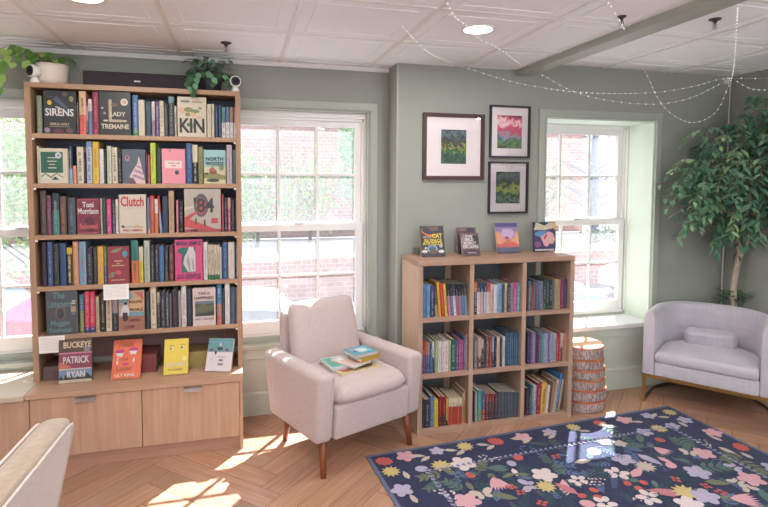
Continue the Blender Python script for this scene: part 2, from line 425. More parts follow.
def col(c):
    if isinstance(c, str): c = CN[c]
    # print stock: a clear-coated cover
    g = sum(c)/3
    return mat(tuple(min(255, int((v*.88+g*.12)*.9)) for v in c), .42, .05, 60)
GLY = {}
def spine_book(w, h, d, c1, c2=None, split=.5, tc='white', seed=0, lines=1):
    mb = MB(); m1 = col(c1); m2 = col(c2) if c2 else m1
    t = .0022
    zs = h*split if c2 else h
    mb.box(-w/2, -w/2+t, .002, d, 0, h, m1); mb.box(w/2-t, w/2, .002, d, 0, h, m1)
    # slightly rounded spine
    pr = [(-w/2, .002), (-w/2*.6, -.0005), (0, -.0012), (w/2*.6, -.0005), (w/2, .002), (w/2-t, .004), (-w/2+t, .004)]
    if c2:
        mb.prism(pr, 0, h-zs, m2, 'xy'); mb.prism(pr, h-zs, h, m1, 'xy')
    else: mb.prism(pr, 0, h, m1, 'xy')
    o = mb.build('book')
    p = MB(); p.box(-w/2+t, w/2-t, .004, d-.004, .003, h-.004, PAGES); p.build('pages', o)
    rnd = random.Random(seed); g = MB(); tcv = CN[tc] if isinstance(tc, str) else tc; c1v = CN[c1] if isinstance(c1, str) else c1; mt = col(tuple(int(a*.6+b*.4) for a, b in zip(tcv, c1v)))
    z0 = h*rnd.uniform(.22, .32); z1 = h*rnd.uniform(.78, .9)
    gw = w*rnd.uniform(.28, .48); z = z0
    while z < z1:
        l = rnd.uniform(.0035, .007)
        if rnd.random() < .84:
            x = rnd.uniform(-.0008, .0008); ww = gw*rnd.uniform(.7, 1)
            # a letter-like pair of strokes lying along the spine
            g.box(x-ww/2, x+ww/2, -.0022, -.001, z, z+l*.38, mt)
            g.box(x-ww/2 if rnd.random() < .5 else x+ww/2-ww*.3, x+ww/2 if rnd.random() < .5 else x-ww/2+ww*.3, -.0022, -.001, z+l*.38, z+l*.75, mt)
        z += l
    zz = h*.08
    g.box(-gw/2, gw/2, -.0022, -.001, zz, zz+.006, mt)
    if rnd.random() < .6:
        z = h*.13
        while z < h*.2: g.box(-gw*.35, gw*.35, -.0022, -.001, z, z+.0022, mt); z += .0036
    g.build('spine_lettering', o)
    return o
ORD = 'first second third fourth fifth sixth seventh eighth ninth tenth eleventh twelfth thirteenth fourteenth fifteenth sixteenth seventeenth eighteenth nineteenth twentieth twenty-first twenty-second twenty-third twenty-fourth twenty-fifth twenty-sixth twenty-seventh twenty-eighth twenty-ninth thirtieth'.split()
bseed = [0]
def face_book(w, h, t, c, art=(), texts=(), side=None):
    """front cover faces -Y; art items (kind, args..., colour) in fractions of the cover"""
    mb = MB(); m = col(c); ms = col(side) if side else m
    mb.box(-w/2, w/2, 0, .0025, 0, h, m); mb.box(-w/2, w/2, t-.0025, t, 0, h, m); mb.box(-w/2, -w/2+.003, .0025, t-.0025, 0, h, ms)
    o = mb.build('book')
    p = MB(); p.box(-w/2+.003, w/2-.004, .0025, t-.0025, .004, h-.004, PAGES); p.build('pages', o)
    if art:
        g = MB(); k = 0
        for it in art:
            k += 1; y = -.0004-.00025*k
            mm = col(it[-1])
            if it[0] == 'r':
                _, x0, x1, z0, z1, _c = it; g.box((x0-.5)*w, (x1-.5)*w, y, .0005, z0*h, z1*h, mm)
            elif it[0] == 'e':
                _, xc, zc, rx, rz, _c = it
                g.prism([((xc-.5+rx*math.cos(a*PI/10))*w, zc*h+rz*h*math.sin(a*PI/10)) for a in range(20)], y, .0005, mm)
            elif it[0] == 'p':
                g.prism([((x-.5)*w, z*h) for x, z in it[1]], y, .0005, mm)
        g.build('cover_art', o)
    for (s, xc, zc, hh, tc, mw) in texts:
        add_text('cover_lettering', s, ((xc-.5)*w, -.0006-.00025*(len(art)+1), zc*h), hh*h, col(tc), o, mw*w, bold=.0)
    return o

GRPT = 'books on the tall oak bookcase'; GRPL = 'books in the low oak bookcase'
def spines(rows, Y, z, d, phrase, group, base_x=None, n0=0, lean=None, total=None):
    """rows: (x0, x1, ytop, colour, colour2, split, lettering) measured on the shelf front"""
    out = []
    for i, r in enumerate(rows):
        x0, x1, yt, c1 = r[:4]; c2 = r[4] if len(r) > 4 else None; sp = r[5] if len(r) > 5 else .5; tc = r[6] if len(r) > 6 else None
        ln = r[7] if len(r) > 7 else 0
        c1 = CN[c1] if isinstance(c1, str) else c1; c2 = CN[c2] if isinstance(c2, str) else c2
        if tc is None: tc = 'white' if sum(c1) < 380 else 'black'
        A = ony(x0, yt, Y); B = ony(x1, yt, Y); w = max(.006, B.x-A.x-.0015); h = A.z-z
        bseed[0] += 1
        o = spine_book(w, max(.12, h), d*random.uniform(.9, 1.0), c1, c2, sp, tc, bseed[0])
        o.location = ((A.x+B.x)/2, Y+random.uniform(0, .006), z+.0005)
        if ln:
            o.rotation_euler = (0, math.radians(ln), 0)
            # keep lower corner on the shelf
            o.location.z += abs(math.sin(math.radians(ln)))*w/2
        k = cname(c1); k2 = cname(c2) if c2 else None
        nm = k if not k2 or k2 == k else '%s and %s' % (k, k2)
        size = 'thick' if w > .034 else ('slim' if w < .02 else '')
        lab = ' '.join(('%s %s book with %s lettering, %s from left %s' % (size, nm, tc if isinstance(tc, str) else cname(tc), r[-1] if False else ORD[n0+i], phrase)).split())
        tag(o, lab, 'book', group); out.append(o)
    return out

def shelf(items, Y, z, d, where, group, clip=None):
    """items in order from the left: tuples are spine-out books, dicts are face-out books"""
    for i, it in enumerate(items):
        if isinstance(it, dict):
            A = ony(it['x'][0], it['yt'], Y); B = ony(it['x'][1], it['yt'], Y)
            w = B.x-A.x-.003; h = A.z-z
            o = face_book(w, h, it.get('t', .026), it['c'], it.get('art', ()), it.get('tx', ()), it.get('side'))
            o.location = ((A.x+B.x)/2, Y+it.get('dy', -.004), z+.0008)
            tag(o, it['label'], 'book', group)
        else:
            x0, x1, yt, c1 = it[:4]; c2 = it[4] if len(it) > 4 else None; sp = it[5] if len(it) > 5 else .5
            tc = it[6] if len(it) > 6 and it[6] else None; ln = it[7] if len(it) > 7 else 0
            c1v = CN[c1] if isinstance(c1, str) else c1; c2v = CN[c2] if isinstance(c2, str) else c2
            if tc is None: tc = 'white' if sum(c1v) < 380 else 'black'
            A = ony(x0, yt, Y); B = ony(x1, yt, Y); w = max(.006, (B.x-A.x)-.0012); h = max(.1, A.z-z)
            bseed[0] += 1
            o = spine_book(w, h, d*random.uniform(.9, 1.0), c1v, c2v, sp, tc, bseed[0])
            cx = (A.x+B.x)/2
            if clip: cx = min(max(cx, clip[0]+w/2+.001+h*math.sin(math.radians(max(0, -ln)))*.5), clip[1]-w/2-.001)
            o.location = (cx, Y+random.uniform(0, .005), z+.0008)
            if ln:
                o.rotation_euler = (0, math.radians(ln), 0); o.location.z += abs(math.sin(math.radians(ln)))*w/2
                o.location.x -= math.sin(math.radians(ln))*h/2
            k = cname(c1v); k2 = cname(c2v) if c2v else None
            nm = k if not k2 or k2 == k else '%s and %s' % (k, k2)
            size = 'thick ' if w > .036 else ('slim ' if w < .018 else '')
            tag(o, '%s%s book, %s lettering, %s from left, %s' % (size, nm, cname(CN[tc]), ORD[i], where), 'book', group)

# ---- tall bookcase
bx0, bx1, by0, by1, bz0, bz1 = -1.125, .027, 3.44, 3.705, .437, 2.13
SH = [1.85, 1.571, 1.279, .986, .705]
r = empty('tall_bookcase', ((bx0+bx1)/2, by0, bz0)); tag(r, 'tall open oak bookcase packed with books, standing on the long low cabinet', 'bookcase')
ox, oy, oz = r.location
def lb(name, x0, x1, y0, y1, z0, z1, m, par, bevel=.0015):
    q = MB(); q.box(x0-ox, x1-ox, y0-oy, y1-oy, z0-oz, z1-oz, m); return q.build(name, par, bevel=bevel)
lb('side_panel', bx0, bx0+.03, by0, by1, bz0, bz1-.028, OAKBV, r); lb('side_panel', bx1-.03, bx1, by0, by1, bz0, bz1-.028, OAKBV, r)
lb('top_panel', bx0, bx1, by0, by1, bz1-.028, bz1, OAKB, r)
for z in SH: lb('shelf', bx0+.03, bx1-.03, by0+.003, by1-.012, z-.026, z, OAKB, r)
lb('back_panel', bx0+.03, bx1-.03, by1-.011, by1, SH[-1], bz1-.03, DARKBACK, r)
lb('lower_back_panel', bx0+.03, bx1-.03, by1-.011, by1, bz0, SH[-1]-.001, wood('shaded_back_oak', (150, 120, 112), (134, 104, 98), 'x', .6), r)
for z in SH:
    for x in (bx0+.036, bx1-.036): lb('shelf_bracket', x-.006, x+.006, by0+.004, by0+.012, z-.036, z-.0262, WHITE, r, 0)
YS = 3.452
TB = 'tall bookcase %s shelf'
def T(s, x, z, h, c, mw=.85): return (s, x, z, h, c, mw)
shelf([
 (35.9, 41.2, 95.7, 'sage green', None, .5, 'cream'),
 dict(x=(42.8, 75.3), yt=90.4, c=(42, 40, 44), label='dark face-out novel titled The Sirens with flowers, top shelf of tall bookcase',
      art=[('e', .19, .72, .07, .055, 'yellow'), ('p', [(.3, .8), (.42, .88), (.75, .62), (.68, .58)], 'slate'), ('e', .68, .93, .09, .05, 'brown'), ('e', .88, .82, .07, .07, 'olive'),
           ('e', .1, .08, .09, .06, 'mauve'), ('e', .45, .06, .16, .05, 'maroon'), ('e', .8, .08, .1, .06, 'brown'), ('r', .18, .8, .16, .168, 'tan'), ('r', .12, .3, .86, .87, 'brown')],
      tx=[T('The', .45, .61, .05, 'white'), T('SIRENS', .5, .49, .17, 'white', .9), T('EMILIA HART', .5, .22, .06, 'tan', .6)]),
 (75.8, 78.2, 103, 'charcoal', None, .5, 'cream'),
 (78.4, 85.2, 91.2, 'peach', (226, 92, 84), .55, 'black'),
 (85.6, 87.4, 106, 'pink', 'charcoal', .5, 'white'),
 (87.6, 91.4, 99, 'white', (92, 124, 176), .35, 'black'),
 (91.7, 98, 92, 'crimson', None, .5, 'pink'),
 dict(x=(98.6, 130.6), yt=91.5, c=(40, 36, 40), label='black face-out novel titled Lady Tremaine with a cream moon, top shelf of tall bookcase',
      art=[('e', .8, .77, .12, .085, 'cream'), ('e', .8, .77, .06, .045, 'tan'), ('r', .3, .4, .3, .82, 'tan'), ('r', .3, .72, .3, .36, 'tan'), ('e', .48, .7, .1, .04, 'brown'), ('e', .17, .5, .04, .03, 'mauve'), ('e', .2, .33, .08, .02, 'cream'), ('e', .8, .33, .08, .02, 'cream'), ('e', .1, .62, .03, .02, 'cream')],
      tx=[T('LADY', .58, .48, .1, 'cream', .5), T('TREMAINE', .5, .19, .11, 'cream', .88)]),
 (132, 137.8, 95.2, 'blue', 'green', .85, 'white'), (138, 144.4, 100, 'cream', None, .5, 'tan'), (144.8, 150.8, 101.6, (38, 62, 80), None, .5, 'slate'),
 (151.3, 154.6, 101.6, 'white', 'mauve', .55, 'black'), (155.2, 158.8, 101.6, 'purple', None, .5, 'white'), (159.1, 163.7, 101, 'cream', None, .5, 'black'),
 (163.9, 167.5, 103.7, 'charcoal', None, .5, 'tan'), (168, 173.8, 96.6, (96, 140, 158), (48, 48, 62), .15, 'grey'), (174.2, 176.4, 105.8, 'cream', None, .5, 'black'),
 dict(x=(177, 206.3), yt=96.6, c='cream', label='cream face-out novel titled Kin with tangled green plants, top shelf of tall bookcase',
      art=[('e', .16, .66, .12, .09, 'peach'), ('e', .38, .68, .16, .06, 'olive'), ('e', .6, .64, .16, .05, 'sage green'), ('e', .52, .56, .12, .05, 'peach'), ('e', .35, .56, .09, .05, 'olive'), ('e', .75, .5, .1, .04, 'peach'),
           ('e', .78, .72, .06, .03, 'sage green'), ('e', .38, .3, .07, .05, 'green'), ('e', .57, .28, .06, .09, 'sage green'), ('r', .12, .42, .86, .91, 'grey'), ('r', .5, .86, .85, .9, 'tan')],
      tx=[T('KIN', .5, .26, .36, 'black', .86)]),
 (206.8, 211, 104.2, 'cream', None, .5, 'tan'), (211.4, 214.2, 104, 'cream', None, .5, 'grey'), (214.8, 217.8, 104.8, 'navy', None, .5, 'light blue'), (218.1, 221, 105, 'navy', None, .5, 'light blue'),
 (221.4, 225.4, 107, 'teal', 'white', .5, 'grey'), (225.7, 229.5, 107, (92, 96, 168), 'white', .5, 'grey'), (229.8, 233.2, 107.3, 'olive', 'white', .5, 'grey'), (233.5, 237, 107.3, (198, 66, 104), 'white', .5, 'grey'),
], YS, SH[0], .15, TB % 'top', GRPT)
shelf([
 (36, 38.5, 146, 'cream', None, .5, 'tan'),
 dict(x=(38.9, 67.4), yt=148.3, c='cream', label='cream-bordered green face-out book with white mountain strip, second shelf of tall bookcase',
      art=[('r', .05, .84, .3, .9, (38, 100, 78)), ('r', .05, .84, .08, .3, (214, 208, 190)), ('e', .68, .8, .11, .09, 'white'), ('e', .68, .8, .06, .05, 'light blue'), ('p', [(.42, .1), (.55, .2), (.7, .1)], 'dark green'),
           ('p', [(.05, .16), (.2, .26), (.4, .14), (.6, .27), (.84, .15), (.84, .19), (.6, .3), (.4, .2), (.2, .3), (.05, .22)], 'sage green'), ('r', .3, .6, .72, .745, 'cream'), ('r', .28, .62, .62, .645, 'cream'), ('r', .34, .56, .53, .55, 'cream'), ('r', .31, .6, .43, .455, 'cream')]),
 (68, 71.6, 146, 'navy', 'light blue', .6, 'cream'), (72.5, 76.1, 166, (222, 130, 110), None, .5, 'cream'), (76.4, 83, 147, 'cream', None, .5, 'black'), (83.3, 85.2, 152.5, 'black', None, .5, 'white'),
 (85.7, 91.4, 141.5, (112, 142, 175), (180, 182, 206), .14, 'navy'), (91.8, 98.2, 141.8, (218, 172, 44), 'yellow', .62, 'brown'), (98.9, 103.2, 149, 'white', None, .5, 'mauve'), (103.4, 105.7, 150, 'black', None, .5, 'white'),
 (106.4, 110.9, 146, (198, 204, 180), None, .5, 'sage green'), (111.4, 117, 147.5, 'cream', None, .5, 'black'), (117.5, 121.2, 152.5, 'black', None, .5, 'white'),
 dict(x=(121.7, 145.3), yt=149.3, c=(80, 92, 108), label='slate blue face-out novel with a pale ruffled gown figure, second shelf of tall bookcase',
      art=[('p', [(.3, .2), (.6, .0), (.98, .0), (.98, .1), (.8, .6), (.72, .85), (.66, .6)], (216, 184, 182)), ('p', [(.4, .22), (.98, .08), (.96, .16), (.5, .28)], 'mauve'), ('p', [(.5, .36), (.9, .26), (.9, .32), (.56, .42)], 'mauve'),
           ('p', [(.6, .5), (.86, .42), (.84, .48), (.62, .55)], 'mauve'), ('e', .74, .83, .05, .04, 'brown'), ('p', [(.2, .1), (.45, .18), (.6, .0), (.25, .0)], (100, 70, 92)), ('e', .22, .74, .12, .1, (150, 120, 120)), ('e', .22, .76, .05, .04, 'brown')]),
 (145.7, 147.3, 152, 'maroon', None, .5, 'pink'), (147.6, 149.6, 155, (196, 94, 112), None, .5, 'white'), (150, 155.4, 143, 'lime yellow', None, .5, 'olive'), (156.2, 161, 148, (34, 62, 58), None, .5, 'green'),
 dict(x=(161.4, 185.2), yt=148.8, c=(236, 140, 158), label='plain pink face-out book with a pale title panel, second shelf of tall bookcase',
      art=[('r', .12, .86, .44, .66, (238, 206, 200)), ('e', .64, .32, .09, .065, (70, 66, 90)), ('p', [(.3, .9), (.36, .98), (.4, .99), (.36, .92)], 'slate'), ('r', .26, .56, .58, .6, 'brown'), ('r', .62, .76, .58, .6, 'brown'), ('r', .4, .6, .5, .52, 'brown')]),
 (185.6, 191.8, 143.5, (48, 86, 148), None, .5, 'light blue'), (192.1, 197.4, 145, 'cream', 'black', .45, 'cream'), (198, 202.8, 147, 'olive', None, .5, 'brown'),
 dict(x=(203.3, 225.6), yt=150, c=(150, 196, 194), label='face-out novel titled North Woods with a red cabin, second shelf of tall bookcase',
      art=[('r', 0, 1, 0, .5, (206, 196, 150)), ('p', [(0, .28), (.4, .34), (1, .24), (1, .12), (0, .16)], 'olive'), ('e', .42, .1, .3, .05, (50, 70, 60)), ('p', [(.24, .3), (.24, .42), (.4, .52), (.54, .42), (.6, .36), (.6, .28)], (176, 92, 82)),
           ('e', .8, .47, .12, .08, 'sage green'), ('r', .3, .55, .3, .36, (130, 66, 60)), ('e', .12, .3, .1, .03, 'dark green')],
      tx=[T('NORTH', .5, .73, .11, 'dark green', .8), T('WOODS', .5, .59, .11, 'dark green', .84)]),
 (226.2, 231.8, 145, (190, 170, 180), None, .5, 'brown'), (232.4, 237, 150, (80, 96, 90), None, .5, 'grey'),
], YS, SH[1], .15, TB % 'second', GRPT)
shelf([
 (39.4, 45.2, 190.8, (78, 66, 64), None, .5, 'tan'), (45.8, 50.5, 195.6, (124, 62, 92), None, .5, 'mauve'), (51.3, 58.6, 193.5, (38, 56, 68), 'teal', .4, 'white'), (59.3, 65.6, 196.6, (106, 74, 66), None, .5, (0) or 'orange'),
 (66.8, 74.8, 197.7, (70, 80, 88), None, .5, 'light blue'),
 dict(x=(76.4, 99.7), yt=198.6, c=(132, 40, 62), label='maroon face-out novel with white brush-script author name, third shelf of tall bookcase',
      art=[('e', .55, .36, .22, .12, (92, 34, 48)), ('e', .6, .14, .2, .08, (100, 36, 52)), ('r', .05, .95, .955, .965, 'pink'), ('r', .05, .95, .03, .04, 'pink')],
      tx=[T('Toni', .5, .82, .15, 'white', .5), T('Morrison', .5, .64, .16, 'white', .9), T('Beloved', .5, .22, .15, (206, 92, 96), .8)]),
 (99.9, 101.7, 198.6, 'cream', None, .5, 'tan'), (102.3, 105.5, 199.3, (42, 82, 80), None, .5, 'teal'), (106, 110.8, 199.3, 'hot pink', None, .5, 'white'), (111.6, 114.8, 200, 'charcoal', 'slate', .45, 'white'), (115.1, 117.9, 199.5, 'white', None, .5, 'grey'),
 dict(x=(118.4, 145.9), yt=194.7, c=(212, 198, 182), label='cream face-out novel titled Clutch in tall red letters, third shelf of tall bookcase',
      art=[('p', [(.5, .16), (.62, .22), (.75, .2), (.92, .17), (.9, .145), (.55, .14)], (196, 168, 110)), ('p', [(.07, .2), (.13, .22), (.22, .17), (.2, .15), (.1, .15)], 'charcoal'), ('r', .24, .5, .165, .18, 'grey'), ('r', .08, .9, .635, .64, 'tan'), ('r', .0, .035, 0, 1, (196, 176, 156))],
      tx=[T('Clutch', .5, .81, .25, (200, 40, 62), .86), T('EMILY NEMENS', .5, .08, .05, (200, 60, 60), .86)]),
 (146.6, 149.4, 198, (112, 132, 164), 'tan', .88, 'grey'), (149.6, 154, 195.8, (200, 76, 64), None, .5, 'peach'), (154.3, 157.8, 199, 'white', 'orange', .42, 'grey'), (158.2, 160.6, 196, 'red', 'light blue', .45, 'white', -3),
 (161.8, 167.4, 196.5, (44, 62, 94), None, .5, 'slate'), (168.3, 173.6, 191, 'tan', None, .5, 'brown'), (175.9, 178.2, 200.4, (206, 118, 138), None, .5, 'white'), (178.7, 183.2, 201, 'black', None, .5, 'white'),
 dict(x=(183.8, 220.8), yt=189, t=.022, c=(184, 170, 158), label='wide grey and red face-out cover with large numerals 84, third shelf of tall bookcase',
      art=[('e', .46, .62, .2, .27, (96, 88, 98)), ('e', .46, .6, .13, .2, (208, 74, 74)), ('p', [(.0, .12), (.0, .34), (.34, .5), (.36, .46), (.14, .3), (1, .02), (.75, .0), (.5, .04)], (206, 70, 74)), ('r', 0, 1, 0, .07, (172, 70, 76)),
           ('r', .73, .92, .2, .32, (208, 76, 76)), ('r', .29, .33, .18, .32, 'charcoal'), ('r', .53, .57, .13, .28, 'charcoal'), ('p', [(.0, .5), (.0, .56), (.24, .62), (.26, .58)], 'cream')],
      tx=[T("'84", .53, .6, .33, 'charcoal', .56), T('1984', .26, .04, .06, 'black', .3)]),
 (221.6, 223.6, 194.5, (206, 52, 70), None, .5, 'pink'), (224, 227.2, 197.7, (36, 46, 62), None, .5, 'white'), (227.4, 230.6, 198, (214, 150, 130), (190, 70, 110), .3, 'white'), (231, 234.4, 200, 'charcoal', None, .5, 'grey'), (234.9, 238.2, 199, (46, 68, 80), None, .5, 'grey'),
], YS, SH[2], .15, TB % 'third', GRPT)
shelf([
 (40.8, 45.5, 242.4, (56, 44, 60), None, .5, 'maroon'), (46.2, 51.8, 242.4, (64, 84, 136), None, .5, 'white'), (52.6, 58.2, 244, (58, 58, 62), None, .5, 'olive'), (59, 65.4, 243.5, (48, 80, 124), None, .5, 'slate'),
 (66, 71.6, 248, 'yellow', (54, 44, 54), .16, 'white'), (72.1, 77.6, 241.9, (214, 146, 104), None, .5, 'cream'), (78.2, 85.4, 241.9, (118, 158, 188), None, .5, 'red'), (86, 92, 248, (52, 46, 56), None, .5, 'cream'), (92.6, 96.6, 247.5, (58, 62, 74), None, .5, 'grey'),
 (97, 103, 246.7, (228, 168, 52), None, .5, 'mauve'), (103.3, 106.3, 247, (104, 136, 84), (74, 94, 146), .5, 'white'),
 dict(x=(106.9, 129), yt=247, c=(152, 54, 68), label='maroon face-out novel with green leaves and teal seal, fourth shelf of tall bookcase',
      art=[('p', [(.1, .84), (.3, .92), (.7, .98), (.6, .9), (.35, .84)], 'sage green'), ('e', .82, .8, .12, .09, (60, 160, 172)), ('p', [(.0, .18), (.2, .32), (.36, .3), (.3, .2), (.1, .16)], 'sage green'), ('e', .5, .3, .14, .06, (222, 84, 104)),
           ('r', .32, .7, .6, .625, 'peach'), ('r', .44, .56, .54, .56, 'peach'), ('r', .2, .78, .48, .505, 'peach'), ('r', .16, .8, .09, .11, 'peach')]),
 (130.7, 137.8, 240.5, (52, 124, 114), (222, 116, 66), .48, 'dark green'), (138.3, 142.8, 247, 'cream', 'yellow', .4, 'olive'), (143.5, 149.3, 240.8, (182, 188, 172), None, .5, 'grey'), (149.9, 154, 246, (54, 52, 62), None, .5, 'white'),
 (154.3, 158.4, 246, (60, 48, 66), None, .5, 'white'), (158.8, 163.8, 246, (64, 106, 166), None, .5, 'light blue'), (164.3, 168, 246.5, (54, 62, 60), 'brown', .75, 'cream'), (168.6, 173.4, 245.5, (106, 58, 64), None, .5, 'peach'),
 dict(x=(174.4, 202.6), yt=240.2, c=(222, 66, 122), label='hot pink face-out novel titled Go Gentle with a stone statue, fourth shelf of tall bookcase',
      art=[('p', [(.24, .2), (.24, .66), (.1, .7), (.1, .78), (.3, .82), (.74, .82), (.74, .2)], (40, 112, 98)), ('p', [(.46, .22), (.3, .42), (.34, .58), (.44, .7), (.5, .82), (.66, .82), (.74, .66), (.74, .22)], (206, 200, 198)),
           ('p', [(.5, .24), (.42, .5), (.48, .66), (.52, .5), (.56, .24)], (160, 156, 158)), ('p', [(.62, .26), (.6, .55), (.68, .5), (.7, .26)], (168, 164, 166))],
      tx=[T('MARIA SEMPLE', .5, .91, .1, (70, 40, 92), .88), T('GO GENTLE', .5, .1, .11, (56, 40, 84), .86)]),
 (203.1, 207.4, 242.5, 'white', None, .5, 'grey'), (207.8, 210.7, 245, 'cream', 'green', .86, 'charcoal'), (210.8, 213.7, 245, 'cream', 'green', .86, 'charcoal'), (213.8, 216.6, 245, 'cream', 'green', .86, 'charcoal'), (216.7, 219.5, 245, 'cream', 'green', .86, 'charcoal'),
 (219.7, 221.5, 247.3, 'white', None, .5, 'grey'), (222.1, 227.5, 242.5, (58, 90, 138), None, .5, 'light blue'), (228, 234.4, 242.7, (212, 198, 188), None, .5, 'tan'), (235, 238.6, 243.6, (52, 74, 106), None, .5, 'white'),
], YS, SH[3], .15, TB % 'fourth', GRPT)
shelf([
 dict(x=(45.4, 77), yt=290.4, c=(84, 86, 92), label='large dark grey face-out novel titled The Listeners, fifth shelf of tall bookcase',
      art=[('e', .46, .48, .17, .17, (120, 100, 98)), ('e', .46, .46, .11, .12, (66, 68, 76)), ('r', .8, .96, .5, .62, 'tan'), ('r', .82, .94, .43, .49, 'grey'), ('r', .8, .95, .67, .7, 'cream'), ('r', .84, .96, .72, .75, 'cream'),
           ('r', .1, .26, .47, .485, 'brown'), ('r', .1, .26, .42, .435, 'brown')],
      tx=[T('The', .42, .87, .14, (104, 140, 150), .4), T('Listeners', .44, .68, .15, (104, 140, 150), .78), T('Maggie', .44, .26, .11, (104, 140, 150), .6), T('Stiefvater', .46, .1, .11, (104, 140, 150), .76)]),
 (78.9, 83.3, 295, (74, 116, 148), 'olive', .42, 'white'), (83.9, 88.7, 292, (218, 66, 94), (62, 72, 150), .87, 'white'), (89.1, 94.3, 292, (218, 66, 94), (62, 72, 150), .87, 'white'), (95, 98.7, 297, (194, 170, 134), None, .5, 'brown'),
 (99.8, 104.6, 293, (52, 46, 46), None, .5, 'white'), (105.2, 111, 292.5, 'cream', None, .5, 'red'), (112, 117.3, 299, (170, 152, 156), (56, 56, 66), .45, 'grey'),
 dict(x=(118, 144.4), yt=291.7, c=(192, 160, 136), label='multicoloured face-out novel with a white-shirted figure, fifth shelf of tall bookcase',
      art=[('r', 0, 1, 0, .36, (170, 112, 92)), ('p', [(.4, .72), (.6, .8), (1, .9), (1, .5), (.4, .5)], (214, 168, 118)), ('p', [(0, .7), (.2, .9), (.5, .98), (.55, .86), (.3, .7)], (120, 160, 172)), ('r', .4, 1, .36, .46, (112, 156, 168)), ('p', [(.6, .97), (.95, .97), (.98, .75)], (196, 98, 92)),
           ('p', [(.06, .38), (.12, .56), (.2, .66), (.34, .66), (.42, .5), (.36, .36), (.3, .46), (.2, .46), (.12, .36)], (206, 210, 216)), ('e', .27, .69, .06, .03, 'black'), ('p', [(.16, .46), (.34, .46), (.36, .3), (.3, .24), (.2, .24), (.15, .3)], (74, 50, 66))],
      tx=[T('POLITE', .66, .72, .07, (96, 40, 44), .6), T('PEOPLE', .68, .52, .07, (96, 40, 44), .55), T('WITH', .62, .25, .07, (96, 40, 44), .4), T('LOVE', .4, .09, .07, (96, 40, 44), .4)]),
 (145.5, 149.2, 292, (60, 62, 72), None, .5, 'grey'), (150, 155.8, 287, 'cream', None, .5, 'brown'), (156.4, 159.6, 292.8, 'tan', 'charcoal', .3, 'grey'), (160.1, 165, 292.5, (58, 62, 74), None, .5, 'white'), (165.4, 168.6, 293, (84, 86, 100), None, .5, 'white'), (169, 171.4, 294, (114, 106, 118), None, .5, 'grey'),
 (171.8, 177.4, 290, (50, 52, 62), None, .5, 'red'), (178, 180.6, 291, (176, 166, 168), None, .5, 'grey'), (181, 186, 286.3, 'white', None, .5, 'red'), (186.4, 191.6, 289, (46, 54, 70), None, .5, 'slate'),
 dict(x=(192.3, 215.6), yt=288.7, c=(222, 200, 196), label='pale pink face-out novel titled This Is Happiness, dark landscape, fifth shelf of tall bookcase',
      art=[('r', .1, .93, .26, .66, (72, 84, 78)), ('p', [(.1, .5), (.45, .6), (.7, .52), (.93, .56), (.93, .4), (.1, .34)], (104, 110, 84)), ('r', .1, .93, .58, .66, (110, 124, 138)), ('p', [(.1, .3), (.93, .36), (.93, .26), (.1, .26)], (60, 64, 60))],
      tx=[T('THIS IS', .5, .86, .07, 'brown', .5), T('HAPPINESS', .5, .74, .08, 'brown', .84), T('NIALL WILLIAMS', .5, .18, .05, 'grey', .84)]),
 (216.4, 221.6, 284, (62, 118, 170), (196, 110, 90), .5, 'white'), (221.9, 224.2, 289, 'charcoal', None, .5, 'grey'), (224.6, 229.6, 282.8, 'white', None, .5, 'grey'), (230.1, 235.2, 288, (78, 88, 114), None, .5, 'grey'), (235.6, 238.6, 288, (136, 118, 112), None, .5, 'cream'),
], YS, SH[4], .15, TB % 'fifth', GRPT)

# price cards clipped on the shelf edges
CARD = mat((232, 226, 222), .7, .02, 300)
for (x0, y0, x1, y1, z, lab) in ((103.2, 285, 129, 299, 0, 'small white printed card clipped under the fourth shelf of tall bookcase'), (38.5, 337, 65, 352, 0, 'small white printed card at the lower left of the tall bookcase')):
    A = ony(x0, y0, 3.425); B = ony(x1, y1, 3.425)
    q = MB(); w = B.x-A.x; h = A.z-B.z
    q.box(0, w, 0, .0015, 0, h, CARD)
    for k in range(9):
        zz = h*(.9-.09*k); q.box(w*.06, w*(.94-.1*random.random()), -.0003, .0002, zz-.0012, zz, mat((150, 144, 146), .7))
    q.box(w*.42, w*.58, .0015, 3.442-3.425, h*.93, h, METAL)
    o = q.build('shelf_card'); o.location = (A.x, 3.425, B.z); tag(o, lab, 'card', 'printed cards on the shelf edges')

